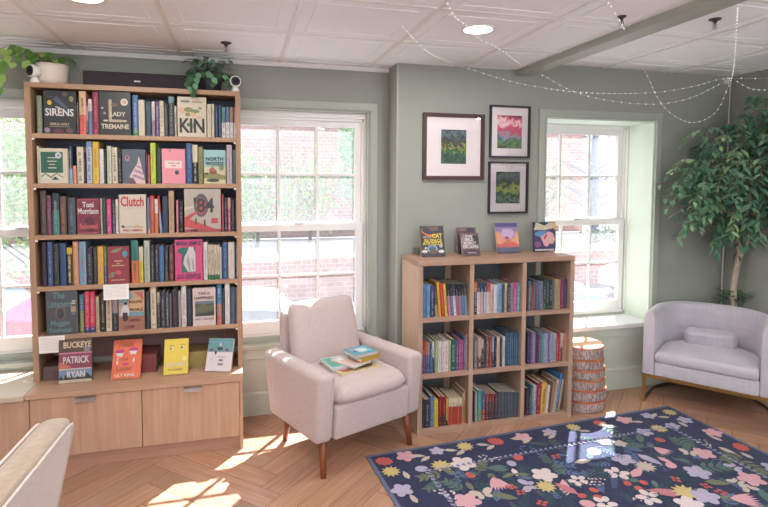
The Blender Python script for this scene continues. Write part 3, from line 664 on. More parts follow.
# ---- display books leaning on the cabinet top
ACR = bpy.data.materials.new('clear_acrylic'); ACR.use_nodes = True; N_ = ACR.node_tree.nodes; K_ = ACR.node_tree.links; N_.clear()
t_ = N_.new('ShaderNodeBsdfTransparent'); g_ = N_.new('ShaderNodeBsdfGlossy'); g_.inputs['Roughness'].default_value = .08; x_ = N_.new('ShaderNodeMixShader'); x_.inputs[0].default_value = .07
K_.new(t_.outputs[0], x_.inputs[1]); K_.new(g_.outputs[0], x_.inputs[2]); o_ = N_.new('ShaderNodeOutputMaterial'); K_.new(x_.outputs[0], o_.inputs[0])
def easel_book(px0, px1, yb, ytop, z, lean, c, art, tx, lab, group, rz=0, t=.022, side=None, stand=True, hh=None):
    A = onz(px0, yb, z); B = onz(px1, yb, z); mid = onz((px0+px1)/2, yb, z)
    Y = mid.y; A = ony(px0, yb, Y); B = ony(px1, yb, Y); w = (B.x-A.x)/max(.7, math.cos(rz))
    h = .2
    for _ in range(8): h = (ony((px0+px1)/2, ytop, Y+h*math.sin(lean)).z-z)/math.cos(lean)
    if hh: h = hh
    o = face_book(w, h, t, c, art, tx, side)
    o.rotation_euler = (-lean, 0, rz); o.location = (mid.x, Y, z+.004)
    tag(o, lab, 'book', group)
    if stand and stand is not True:
        s = empty('book_stand', (mid.x, Y, z), rz); tag(s, 'slim clear plastic easel holding the ' + stand, 'stand', 'clear easels behind display books')
        AC = ACR
        q = MB(); X = Matrix.Rotation(-lean, 4, 'X'); q.box(-w*.3, w*.3, t+.003, t+.006, .0, h*.7, AC, X); q.build('back_plate', s)
        q = MB(); q.box(-w*.3, w*.3, -.004, t+.02, .0, .003, AC); q.box(-w*.3, w*.3, -.008, -.005, .0, .013, AC); q.build('ledge', s)
        q = MB(); a0 = X @ Vector((0, t+.006, h*.66)); q.tube([a0, (0, a0.y+.07, .004)], .003, AC); q.build('strut', s)
GD = 'display books on the cabinet top'
easel_book(59, 92, 383, 340, bz0, math.radians(5), (96, 76, 66), [('r', 0, 1, .33, .7, (150, 70, 96)), ('r', 0, 1, .3, .33, 'cream'), ('r', 0, 1, .0, .3, (124, 146, 186)), ('r', 0, 1, .0, .07, (206, 190, 160)), ('r', 0, 1, .67, .7, 'pink'),
    ('p', [(0, .07), (.06, .18), (.14, .09), (.2, .2), (.3, .1), (.36, .2), (.45, .1), (.6, .14), (.75, .1), (.85, .22), (1, .1), (1, .07)], 'charcoal'), ('p', [(.0, .33), (.0, .5), (.4, .36)], (222, 120, 90)), ('e', .86, .76, .1, .075, (140, 136, 160))],
    [T('BUCKEYE', .56, .87, .14, (232, 204, 170), .84), T('PATRICK', .52, .52, .16, 'white', .8), T('RYAN', .52, .19, .14, 'white', .55)], 'face-out hardback titled Buckeye with pink and skyline bands, leftmost on the cabinet', GD, stand='Buckeye book')
easel_book(111, 140, 379.5, 340.5, bz0, math.radians(29), (236, 98, 52), [('e', .24, .7, .16, .055, (190, 36, 118)), ('e', .72, .74, .17, .05, (190, 36, 118)), ('p', [(.1, .66), (.18, .56), (.24, .6), (.3, .55), (.38, .66)], 'white'), ('p', [(.56, .7), (.64, .6), (.7, .63), (.78, .6), (.86, .7)], 'white'),
    ('e', .17, .42, .03, .05, 'white'), ('e', .74, .46, .03, .06, 'white'), ('e', .18, .52, .02, .03, 'white'), ('e', .46, .37, .11, .035, (200, 40, 120))],
    [T('Heart', .44, .86, .11, (176, 78, 36), .5), T('the', .42, .5, .09, (176, 78, 36), .3), T('Lover', .42, .26, .12, (176, 78, 36), .55), T('LILY KING', .46, .09, .075, 'cream', .7)], 'bright orange face-out book with pink lipstick and weeping eyes, on the cabinet', GD, stand='orange book')
easel_book(163.5, 188, 375, 339.5, bz0, math.radians(25), (236, 204, 44), [('e', .3, .72, .09, .035, 'white'), ('e', .76, .74, .09, .035, 'white'), ('e', .27, .725, .035, .03, 'black'), ('e', .73, .745, .035, .03, 'black'), ('p', [(.2, .79), (.3, .81), (.4, .79), (.4, .8), (.3, .825), (.2, .8)], 'black'), ('p', [(.66, .81), (.76, .83), (.86, .81), (.86, .82), (.76, .845), (.66, .82)], 'black'),
    ('e', .86, .43, .1, .07, (240, 224, 120))], [T('YELLOWFACE', .5, .27, .11, 'cream', .84), T('R. F. KUANG', .46, .13, .05, 'brown', .6)], 'yellow face-out book with two small drawn eyes, standing on the cabinet', GD, stand='yellow book')
easel_book(204.6, 230, 372, 339, bz0, math.radians(25), (228, 214, 216), [('r', 0, 1, .58, 1, (104, 158, 164)), ('e', .15, .64, .08, .05, (150, 70, 84)), ('e', .78, .65, .08, .05, (150, 70, 84)), ('e', .5, .68, .12, .05, (60, 60, 80)), ('e', .5, .8, .05, .05, (214, 180, 184)), ('r', .1, .9, .86, .875, 'light blue'),
    ('r', .44, .74, .42, .44, 'mauve'), ('r', .5, .66, .3, .36, 'grey'), ('r', .48, .68, .18, .24, 'grey'), ('e', .34, .56, .04, .06, 'charcoal'), ('r', .16, .3, .36, .37, 'grey')], [], 'teal and white face-out paperback, rightmost of the display books on the cabinet', GD, stand='teal and white book', rz=math.radians(-18))
# flat stacks behind the display books
def flat_book(x, y, z, w, d, t, c, rz, lab, group=None, c2=None):
    q = MB(); m = col(c); q.box(-w/2, w/2, -d/2, d/2, 0, .002, m); q.box(-w/2, w/2, -d/2, d/2, t-.002, t, m); q.box(-w/2, w/2, -d/2, -d/2+.002, .002, t-.002, col(c2) if c2 else m)
    o = q.build('book'); p = MB(); p.box(-w/2+.004, w/2-.004, -d/2+.002, d/2-.004, .002, t-.002, PAGES); p.build('pages', o)
    o.location = (x, y, z); o.rotation_euler = (0, 0, rz); tag(o, lab, 'book', group); return o
nm = ['bottom', 'second', 'third', 'top']
for k in range(4): flat_book(-.555, 3.57, bz0+.0005+.027*k, .15, .2, .026, (136, 60, 62), random.uniform(-.04, .04), '%s dark red book of the flat stack behind the orange display book' % nm[k], 'dark red books stacked flat')
for k in range(4): flat_book(-.235, 3.57, bz0+.0005+.024*k, .21, .15, .023, (176, 150, 84), random.uniform(-.03, .03), '%s mustard book of the flat stack right of the yellow book' % nm[k], 'mustard books stacked flat')
for k in range(3): flat_book(-1.0, 3.56, bz0+.0005+.028*k, .16, .2, .027, (110, 86, 84), random.uniform(-.04, .04), '%s brown book of the flat stack behind the Buckeye book' % ['bottom', 'middle', 'top'][k], 'brown books stacked flat')

# ------------------------------------------------------------------ long cabinet under the tall bookcase
r = empty('base_cabinet', (-.5, 3.255, 0)); tag(r, 'long low oak cabinet with flat doors and steel edge pulls under the tall bookcase', 'cabinet')
ox, oy, oz = r.location
cz = .437
lb('top_board', -1.11, .022, 3.255, 3.70, cz-.028, cz-.0005, OAK, r)
lb('end_panel', .004, .022, 3.262, 3.70, 0, cz-.0285, OAKV, r)
lb('body', -2.9, .003, 3.285, 3.70, .075, cz-.03, OAKV, r)
lb('plinth', -2.9, .003, 3.275, 3.68, 0, .072, wood('plinth_oak', (176, 134, 112), (156, 116, 96), 'x', .5), r)
for (a, b, h0, h1) in ((-2.3, -1.7, None, None), (-1.697, -1.094, None, None), (-1.09, -.533, -.866, -.766), (-.529, .002, -.305, -.209)):
    d = lb('door', a, b, 3.262, 3.283, .078, cz-.032, OAKV, r)
    if h0:
        q = MB(); q.box(h0-ox, h1-ox, 3.238-oy, 3.262-oy, .398, .402, METAL); q.box(h0-ox, h1-ox, 3.238-oy, 3.2415-oy, .378, .402, METAL); q.build('edge_pull', d, bevel=.0008)
# stone slab on the left half
m_, N_, K_, b_ = newmat('beige_veined_marble')
tc = N_.new('ShaderNodeTexCoord'); n1 = N_.new('ShaderNodeTexNoise'); n1.inputs['Scale'].default_value = 3; n1.inputs['Detail'].default_value = 6; n1.inputs['Distortion'].default_value = 1.2
rp = N_.new('ShaderNodeValToRGB'); e = rp.color_ramp.elements; e[0].position = .485; e[0].color = L((188, 172, 152)); e[1].position = .515; e[1].color = L((188, 172, 152))
e2 = rp.color_ramp.elements.new(.5); e2.color = L((232, 224, 210))
K_.new(tc.outputs['Object'], n1.inputs['Vector']); K_.new(n1.outputs['Fac'], rp.inputs['Fac']); K_.new(rp.outputs['Color'], b_.inputs['Base Color']); b_.inputs['Roughness'].default_value = .3
q = MB(); q.box(-2.9, -1.112, 3.245, 3.70, cz-.028, cz, m_); o = q.build('stone_worktop', bevel=.002); tag(o, 'beige veined stone slab on the cabinet left of the bookcase', 'worktop')

# ------------------------------------------------------------------ low bookcase
lx0, lx1, ly0, ly1, lz = 1.071, 2.169, 3.14, 3.48, 1.10
r = empty('low_bookcase', ((lx0+lx1)/2, ly0, 0)); tag(r, 'waist-high light oak bookcase of nine cubbies, full of children\'s books', 'bookcase')
ox, oy, oz = r.location
lb('side_panel', lx0, lx0+.03, ly0, ly1, 0, lz-.032, LOWV, r); lb('side_panel', lx1-.03, lx1, ly0, ly1, 0, lz-.032, LOWD, r)
lb('shaded_front_edge', lx0, lx0+.03, ly0-.0015, ly0-.0001, 0, lz-.032, LOWD, r, 0)  # thin sliver added to give the panel's front edge its shade tone
lb('top_panel', lx0, lx1, ly0, ly1, lz-.031, lz, LOWX, r); lb('bottom_panel', lx0+.031, lx1-.031, ly0+.002, ly1, 0, .035, LOWX, r)
LZ = [.742, .385, .035]
for x in (1.43, 1.80): lb('divider', x-.0145, x+.0145, ly0+.002, ly1, .036, lz-.032, LOWD, r)
LX = [(1.101, 1.4155), (1.4445, 1.7855), (1.8145, 2.139)]
for z in LZ[:2]:
    for a, b in LX: lb('shelf', a+.0005, b-.0005, ly0+.002, ly1-.01, z-.027, z, LOWX, r)
WALLSHADE = mat((112, 114, 120), .7, .03, 10, name='shaded_wall_grey')  # shadow on the wall behind the open cubbies, put into a grey
lb('back_panel', 1.101, 2.139, ly1-.008, ly1, .036, lz-.033, WALLSHADE, r)  # sheet added where the shaded wall shows through
lb('batten_or_sunlit_gap', 2.064, 2.104, ly1-.03, ly1-.009, .036, lz-.033, mat((226, 214, 190), .6), r)  # cream strip painted in for a sunlit gap at the back
lb('batten_or_sunlit_gap', 1.37, 1.414, ly1-.026, ly1-.009, .036, lz-.033, LOWV, r)
YLB = 3.165
CB = 'low bookcase %s cubby'
def cub(i, j, name, items): shelf(items, YLB, LZ[i], .19, CB % name, GRPL, LX[j])
def ser(x0, x1, n, yt, cs, tc='white', ln=0, sp=.3):
    w = (x1-x0)/n; out = []
    for k in range(n):
        c = cs[k % len(cs)]
        out.append((x0+w*k, x0+w*(k+1)-.1, yt, c[0], c[1], sp, tc, ln) if isinstance(c[0], (tuple, str)) and not isinstance(c, str) and len(c) == 2 else (x0+w*k, x0+w*(k+1)-.1, yt, c, None, .5, tc, ln))
    return out
cub(0, 0, 'top left', [(423, 427, 284.8, (74, 126, 178), None, .5, 'light blue'), (427.2, 430.6, 284.8, (110, 160, 200), None, .5, 'blue'), (430.8, 434.4, 285.5, (76, 66, 128), 'navy', .5, 'white'), (434.8, 437.8, 287, (70, 66, 70), 'tan', .6, 'tan', -4),
   (438, 440.4, 283, 'yellow', None, .5, 'orange', -5), (440.6, 444.4, 283.4, (208, 48, 42), None, .5, 'yellow', -5), (444.6, 447.2, 284.5, (226, 198, 90), None, .5, 'brown', -5)]
   + ser(447.6, 467.4, 7, 284, [('black', (210, 120, 150)), ('black', (90, 120, 180)), ('navy', 'white'), ('black', (190, 90, 130)), ('black', 'mauve'), ('black', (80, 130, 190)), ('charcoal', (120, 150, 170))], 'white', -5, .38))
cub(0, 1, 'top middle', ser(474.4, 490.8, 5, 283, [((214, 110, 60), 'navy'), ('navy', (220, 214, 214)), ('navy', (214, 170, 170)), ('navy', (190, 190, 210)), ((206, 66, 60), (214, 200, 190))], 'white', 0, .3)
   + [(491, 494.4, 284.8, (206, 184, 180), None, .5, 'red'), (494.6, 497.6, 285.3, 'white', None, .5, 'light blue'), (497.8, 502.2, 284, (126, 168, 208), None, .5, 'navy'), (502.4, 505.2, 285, (84, 74, 76), None, .5, 'tan'), (505.4, 507.4, 283.3, (206, 196, 176), None, .5, 'black'),
      (507.6, 511.2, 284.5, (70, 68, 74), None, .5, 'white'), (511.4, 514, 284, (152, 134, 162), None, .5, 'navy'), (514.2, 517.6, 283, (206, 64, 116), (206, 90, 140), .5, 'white'), (517.8, 520.8, 283.5, (84, 152, 176), None, .5, 'white')])
cub(0, 2, 'top right', [(527.5, 529, 282, 'maroon', None, .5, 'orange'), (529.1, 531.2, 281.5, (64, 128, 146), None, .5, 'white'), (531.4, 533.6, 285, (158, 64, 62), None, .5, 'peach', -3), (533.8, 535.8, 284, (120, 92, 96), None, .5, 'tan', -3), (536, 538.6, 283, (94, 104, 134), None, .5, 'grey', -4), (538.8, 541.6, 281.8, (96, 100, 156), None, .5, 'lilac', -4),
   (541.8, 543.8, 281.8, (140, 140, 146), None, .5, 'black', -3), (544, 546.6, 280.5, (44, 76, 70), None, .5, 'white'), (546.8, 549.6, 280.3, (42, 70, 66), None, .5, 'white'), (549.8, 553.2, 280, (36, 54, 66), None, .5, 'white'), (553.4, 555.4, 281, 'grey', None, .5, 'charcoal'), (555.6, 558.2, 279.6, (196, 166, 96), None, .5, 'brown'),
   (558.4, 561, 280, (166, 158, 146), None, .5, 'brown'), (561.2, 564, 279, (146, 48, 72), None, .5, 'pink'), (564.2, 567.6, 279, (64, 54, 104), None, .5, 'mauve')])
cub(1, 0, 'centre left', [(423, 425.4, 342.5, (200, 44, 52), (100, 60, 120), .4, 'white'), (425.6, 427.8, 343, (196, 110, 70), (60, 80, 150), .4, 'white'), (428, 430, 344, (190, 150, 130), (60, 90, 150), .4, 'white'), (430.2, 432.4, 344, (58, 98, 160), None, .5, 'white'), (432.6, 434.8, 342, 'white', 'navy', .5, 'navy', -2),
   (435.2, 438.4, 341, (146, 176, 116), None, .5, 'cream'), (438.6, 441.8, 342.5, 'white', None, .5, 'red'), (442, 445, 342.5, 'white', None, .5, 'red'), (445.2, 449, 341.5, 'white', None, .5, 'red'), (449.2, 451, 341, 'cream', None, .5, 'charcoal'), (451.3, 456.2, 340, (28, 100, 66), None, .5, 'white'),
   (456.4, 458.8, 341, (88, 90, 150), None, .5, 'white'), (459, 461, 340.5, (186, 72, 124), None, .5, 'white'), (461.2, 463.4, 340.5, (196, 78, 128), None, .5, 'white'), (463.6, 465.6, 337, (70, 96, 156), None, .5, 'white'), (465.8, 467.6, 335.5, (206, 150, 140), None, .5, 'white'), (467.8, 469.6, 336, (60, 84, 80), None, .5, 'grey')])
cub(1, 1, 'centre', [(474.5, 477.6, 338.6, (120, 122, 142), None, .5, 'white'), (477.8, 482, 338, (196, 156, 136), 'brown', .6, 'cream'), (482.2, 484, 340, 'cream', 'black', .3, 'white'), (484.2, 486.4, 339, (60, 66, 96), None, .5, 'light blue'), (486.6, 489.2, 336, (140, 90, 70), None, .5, 'cream'), (489.4, 492.2, 337, (156, 44, 54), None, .5, 'white'),
   (492.4, 494.6, 337, (140, 172, 200), 'charcoal', .5, 'white'), (494.8, 497, 338, 'black', None, .5, 'white'), (497.2, 500.4, 337, (206, 178, 168), None, .5, 'orange'), (500.8, 502.8, 338, 'charcoal', None, .5, 'white'), (503, 505.4, 337, 'white', None, .5, 'black')]
   + ser(505.7, 519.8, 7, 333.2, [(62, 98, 124), (58, 92, 120), (66, 102, 130)], 'light blue'))
cub(1, 2, 'centre right', [(527.6, 529.8, 332.5, (58, 50, 88), None, .5, 'lilac'), (530, 532.2, 332.5, (74, 60, 110), None, .5, 'lilac'), (532.4, 536.4, 332.8, (136, 106, 156), None, .5, 'cream'), (536.6, 538.8, 333, (54, 70, 92), None, .5, 'teal'), (539, 540.6, 334.5, (150, 60, 110), None, .5, 'white'), (540.8, 543.6, 334.5, (76, 126, 146), None, .5, 'white'),
   (543.8, 545.8, 334.5, (110, 170, 180), None, .5, 'white'), (546, 548.4, 334.2, (176, 160, 200), None, .5, 'purple'), (548.6, 550.8, 334.2, (116, 86, 156), None, .5, 'white'), (551, 553.8, 334, (156, 176, 188), None, .5, 'navy'), (554, 557, 333.8, (164, 160, 180), None, .5, 'green'), (557.2, 559, 334, (204, 46, 54), None, .5, 'white'), (559.2, 561, 334, (190, 40, 60), None, .5, 'cream'),
   (561.2, 563.2, 333.8, (214, 190, 184), 'maroon', .5, 'maroon'), (563.4, 565.2, 333.6, 'tan', None, .5, 'brown'), (565.4, 567.4, 333.6, (206, 126, 84), None, .5, 'white')])
cub(2, 0, 'bottom left', [(423, 424.4, 401, (58, 70, 104), None, .5, 'grey'), (424.6, 430.4, 400, (54, 52, 62), None, .5, 'white'), (430.6, 434, 396.5, (86, 116, 168), None, .5, 'white', 0), (434.2, 438.4, 400, (216, 188, 54), None, .5, 'olive'), (439, 442.4, 397, (156, 28, 44), 'maroon', .6, 'orange'), (442.6, 446.2, 397.2, (160, 28, 44), 'charcoal', .6, 'yellow'), (446.4, 448.6, 399.5, (222, 180, 70), 'black', .8, 'brown')]
   + ser(448.9, 462.4, 4, 398.4, [((222, 206, 170), (196, 60, 44))], 'black', 0, .32)
   + [(462.6, 464.6, 394.5, 'tan', None, .5, 'brown'), (464.8, 467, 392, (52, 50, 56), None, .5, 'tan', -2), (467.2, 469.8, 391, (196, 156, 120), (190, 116, 60), .3, 'brown', -2)])
cub(2, 1, 'bottom middle', [(474, 475.2, 392, 'charcoal', None, .5, 'white'), (475.4, 477.6, 392.3, (164, 146, 164), None, .5, 'white'), (478, 482, 391, (58, 146, 146), (90, 160, 110), .6, 'yellow'), (482.2, 485.6, 391.8, (66, 96, 150), (180, 50, 56), .6, 'white')]
   + ser(485.9, 497.8, 4, 394.2, [((176, 64, 62), (76, 60, 70)), ((110, 60, 68), (70, 60, 72))], 'tan', 0, .3) + ser(498, 519.8, 7, 392.4, [(76, 82, 96), (84, 90, 102), (72, 80, 92)], 'grey'))
cub(2, 2, 'bottom right', [(526, 529.6, 388.6, (62, 44, 60), 'maroon', .85, 'grey'), (529.8, 531.6, 389, (60, 66, 90), None, .5, 'peach'), (531.8, 534, 386, (76, 132, 152), None, .5, 'white'), (534.2, 537, 386, (206, 196, 190), (150, 170, 190), .5, 'slate'), (537.3, 541.4, 384, (160, 34, 62), None, .5, 'white', 3), (541.7, 546.8, 383.3, (222, 172, 66), None, .5, 'brown', 3),
   (547, 549.6, 386, 'white', None, .5, 'grey', 5), (549.8, 552, 384.5, (110, 80, 66), None, .5, 'black', 5), (552.2, 555, 383, (176, 128, 96), None, .5, 'brown', 6), (555.2, 558, 380, (196, 170, 150), None, .5, 'blue', 8), (558.2, 560.6, 374, (66, 126, 190), None, .5, 'white', 9), (560.8, 562.6, 380, (200, 180, 160), (214, 150, 70), .7, 'teal', 9)])

GT = 'display books on top of the low bookcase'
easel_book(422, 445, 257, 226.5, lz, math.radians(18), (44, 44, 66), [('p', [(.05, .95), (.12, .8), (.3, .72), (.6, .72), (.9, .78), (.6, .66), (.3, .66), (.08, .78)], 'orange'), ('p', [(.3, .98), (.75, .98), (.8, .86), (.5, .82)], 'brown'), ('e', .48, .24, .22, .13, 'light blue'), ('e', .48, .24, .15, .09, 'slate'),
   ('e', .52, .15, .16, .07, 'brown'), ('e', .15, .16, .12, .05, 'white'), ('e', .84, .16, .12, .05, 'white'), ('e', .84, .33, .07, .05, 'lilac'), ('e', .2, .27, .05, .03, 'white')],
   [T('THE FIRST', .3, .62, .075, 'tan', .4), T('CAT', .7, .66, .14, (240, 220, 50), .42), T('IN SPACE', .52, .51, .1, (236, 212, 50), .84), T('ATE PIZZA', .5, .41, .1, (236, 212, 50), .84)], 'dark comic with yellow Cat title, leftmost on top of the low bookcase', GT, rz=math.radians(-6), t=.02, side='yellow', stand='yellow-lettered Cat book')
easel_book(458, 476, 254, 228, lz, math.radians(8), (96, 66, 76), [('r', 0, 1, .86, 1, (120, 84, 92)), ('e', .7, .9, .2, .08, (60, 56, 76)), ('e', .3, .92, .2, .05, (140, 104, 108))], [], 'taller mauve book peeking out behind the white-titled paperback on the low bookcase', GT, rz=math.radians(-6), t=.02, side='white', stand=None)
easel_book(463.2, 480, 256.3, 233.5, lz, math.radians(24), (108, 82, 90), [('e', .2, .62, .2, .3, (150, 128, 132)), ('e', .8, .7, .18, .2, (54, 44, 54)), ('e', .5, .14, .46, .14, (70, 50, 60)), ('r', .3, .8, .1, .16, 'mauve')],
   [T('THE', .45, .84, .12, 'white', .4), T('WILD', .45, .69, .13, 'white', .5), T('ROBOT', .48, .54, .13, 'white', .66), T('ESCAPES', .5, .38, .13, 'white', .86)], 'mauve paperback with bold white stacked title, second on top of the low bookcase', GT, rz=math.radians(-8), t=.018, side='white', stand='mauve paperback')
easel_book(498.4, 519.8, 253.2, 223.5, lz, math.radians(20), (150, 120, 176), [('r', 0, 1, .86, 1, (92, 76, 140)), ('p', [(0, .72), (.18, .7), (.3, .5), (.4, .42), (.6, .42), (.8, .5), (.9, .7), (1, .72), (1, .2), (0, .2)], (226, 150, 110)), ('p', [(.22, .66), (.3, .5), (.44, .44), (.62, .44), (.78, .54), (.84, .7), (.7, .8), (.35, .8)], (196, 170, 206)),
   ('r', 0, 1, 0, .22, (78, 84, 120)), ('p', [(0, .3), (.2, .28), (.4, .38), (.5, .34), (.7, .38), (1, .26), (1, .18), (0, .18)], (214, 92, 84)), ('e', .48, .5, .1, .04, (190, 40, 60)), ('e', .54, .4, .09, .07, (206, 110, 90))], [], 'purple and coral illustrated book, third along the low bookcase top', GT, rz=math.radians(-5), t=.018, side='white', stand='purple and coral book')
easel_book(534, 556, 252, 222.5, lz, math.radians(4), (72, 66, 112), [('p', [(0, .74), (.1, .98), (1, .98), (1, .8), (.5, .72)], 'cream'), ('p', [(0, .8), (.0, 1), (.1, 1), (.04, .8)], 'black'), ('p', [(.2, .96), (.4, .99), (.7, .96), (.5, .88)], 'navy'), ('e', .38, .6, .34, .1, (92, 150, 200)), ('p', [(.92, .98), (1, .98), (1, .7), (.88, .78)], (232, 190, 80)),
   ('p', [(.3, .5), (.5, .58), (.66, .68), (.86, .62), (.96, .4), (.84, .24), (.7, .26), (.6, .16), (.46, .2), (.4, .34)], (236, 176, 180)), ('p', [(.44, .46), (.56, .6), (.6, .54), (.48, .4)], (190, 60, 80)), ('e', .18, .24, .14, .1, (160, 90, 150)), ('r', .06, .9, .03, .08, 'white')], [], 'blue and pink comic book, rightmost on top of the low bookcase', GT, t=.014, stand='blue and pink comic')

# ------------------------------------------------------------------ pictures
def picture(x0, x1, z0, z1, fw_, fc, mw, art, lab, nm_):
    r = empty('framed_picture', ((x0+x1)/2, YR, (z0+z1)/2)); tag(r, lab, 'picture', 'framed pictures on the sage wall')
    w, h = x1-x0, z1-z0; fm = mat(fc, .35, .05, 30)
    q = MB(); o_ = fw_
    def ring(a, b, y0, y1, m):
        # mitred ring between half-size a and b
        (ax, az), (bx, bz) = a, b
        A = [(-ax, -az), (ax, -az), (ax, az), (-ax, az)]; B = [(-bx, -bz), (bx, -bz), (bx, bz), (-bx, bz)]
        for i in range(4):
            j = (i+1) % 4; q.prism([A[i], A[j], B[j], B[i]], y0, y1, m)
    ring((w/2, h/2), (w/2-o_*.6, h/2-o_*.6), -.028, -.002, fm); ring((w/2-o_*.6, h/2-o_*.6), (w/2-o_, h/2-o_), -.021, -.002, fm); q.build('frame', r)
    q = MB(); aw, ah = (w-2*o_)*mw[0], (h-2*o_)*mw[1]
    ring((w/2-o_, h/2-o_), (aw/2, ah/2), -.012, -.009, mat((226, 214, 216), .8, .01, 10)); q.build('mat_board', r)
    q = MB(); q.box(-aw/2-.004, aw/2+.004, -.009, -.004, -ah/2-.004, ah/2+.004, art); q.build('print', r)
    g = MB(); g.box(-w/2+o_, w/2-o_, -.0165, -.015, -h/2+o_, h/2-o_, PGL); g.build('glass', r)
    return r
PGL = bpy.data.materials.new('picture_glass'); PGL.use_nodes = True; N = PGL.node_tree.nodes; K = PGL.node_tree.links; N.clear()
t_ = N.new('ShaderNodeBsdfTransparent'); g_ = N.new('ShaderNodeBsdfGlossy'); g_.inputs['Roughness'].default_value = .02
fr_ = N.new('ShaderNodeFresnel'); fr_.inputs['IOR'].default_value = 1.4; ms = N.new('ShaderNodeMixShader'); K.new(fr_.outputs[0], ms.inputs[0]); K.new(t_.outputs[0], ms.inputs[1]); K.new(g_.outputs[0], ms.inputs[2])
o_ = N.new('ShaderNodeOutputMaterial'); K.new(ms.outputs[0], o_.inputs[0])
def artmat(name, cols, sc, seed, grad=None):
    """abstract print: noise blobs with colours by height bands"""
    m, N, K, b = newmat(name)
    tc = N.new('ShaderNodeTexCoord'); mp = N.new('ShaderNodeMapping'); mp.inputs['Location'].default_value = (seed, seed*2, seed*3); K.new(tc.outputs['Object'], mp.inputs[0])
    n = N.new('ShaderNodeTexNoise'); n.inputs['Scale'].default_value = sc; n.inputs['Detail'].default_value = 4; n.inputs['Distortion'].default_value = 1.0; K.new(mp.outputs[0], n.inputs['Vector'])
    sp = N.new('ShaderNodeSeparateXYZ'); K.new(tc.outputs['Object'], sp.inputs[0])
    mr = N.new('ShaderNodeMapRange'); mr.inputs['From Min'].default_value = -.12; mr.inputs['From Max'].default_value = .12; K.new(sp.outputs['Z'], mr.inputs['Value'])
    mm = N.new('ShaderNodeMath'); mm.operation = 'MULTIPLY_ADD'; mm.inputs[1].default_value = .9; K.new(n.outputs['Fac'], mm.inputs[0]); 
    ad = N.new('ShaderNodeMath'); ad.operation = 'ADD'; ad.inputs[1].default_value = -.45; K.new(mr.outputs[0], ad.inputs[0]); K.new(ad.outputs[0], mm.inputs[2])
    rp = N.new('ShaderNodeValToRGB'); rp.color_ramp.elements[0].color = L(cols[0][1]); rp.color_ramp.elements[0].position = cols[0][0]
    rp.color_ramp.elements[1].color = L(cols[-1][1]); rp.color_ramp.elements[1].position = cols[-1][0]
    for p, c in cols[1:-1]:
        e_ = rp.color_ramp.elements.new(p); e_.color = L(c)
    K.new(mm.outputs[0], rp.inputs['Fac']); K.new(rp.outputs['Color'], b.inputs['Base Color']); b.inputs['Roughness'].default_value = .6
    return m
a1 = artmat('dark_pond_print', [(0, (70, 96, 70)), (.15, (30, 52, 44)), (.28, (60, 110, 84)), (.38, (30, 44, 38)), (.47, (168, 178, 70)), (.52, (40, 60, 46)), (.6, (88, 70, 74)), (.7, (34, 44, 42)), (.85, (96, 116, 124)), (1, (34, 50, 50))], 38, 3)
a2 = artmat('pink_blossom_print', [(0, (40, 70, 50)), (.18, (96, 130, 70)), (.3, (50, 70, 80)), (.4, (120, 150, 170)), (.5, (196, 60, 96)), (.62, (214, 90, 124)), (.72, (240, 206, 214)), (.84, (206, 74, 104)), (1, (120, 50, 66))], 16, 9)
a3 = artmat('meadow_pond_print', [(0, (40, 60, 50)), (.12, (110, 140, 110)), (.24, (40, 74, 60)), (.36, (60, 96, 66)), (.48, (176, 176, 84)), (.56, (100, 120, 70)), (.7, (50, 62, 66)), (.85, (90, 100, 96)), (1, (36, 46, 60))], 22, 15)
picture(1.213, 1.661, 1.602, 2.052, .026, (70, 40, 36), (.47, .585), a1, 'large square brown-framed print of a dark green pond with wide pale mat', 0)
picture(1.704, 2.012, 1.757, 2.122, .013, (44, 38, 44), (.68, .68), a2, 'upper small dark-framed print of pink blossom trees', 1)
picture(1.700, 2.004, 1.366, 1.731, .013, (44, 38, 44), (.68, .66), a3, 'lower small dark-framed print of a green meadow pond', 2)

# ------------------------------------------------------------------ armchair
FAB = fabric('oatmeal_woven_fabric', (188, 170, 168), var=.1, sc=520)
LEGW = wood('walnut_leg', (150, 84, 52), (112, 58, 36), 'z', .35)
def rounded(mb, name, par, bv, seg=4, sub=0):
    return mb.build(name, par, smooth=True, bevel=bv, seg=seg, subsurf=sub, angle=30)
r = empty('armchair', (.592, 3.222, 0), math.radians(23)); tag(r, 'oatmeal fabric armchair with sloped arms and walnut legs under the window', 'armchair')
for s in (-1, 1):
    q = MB(); a, b = sorted((s*.255, s*.364))
    q.prism([(-.335, .195), (-.372, .575), (-.2, .572), (.3, .562), (.215, .19)], a, b, FAB, 'yz')
    rounded(q, 'arm', r, .034, 5)
q = MB(); q.prism([(-.35, .205), (-.362, .39), (.2, .36), (.2, .205)], -.2545, .2545, FAB, 'yz'); rounded(q, 'seat_frame', r, .012, 3)
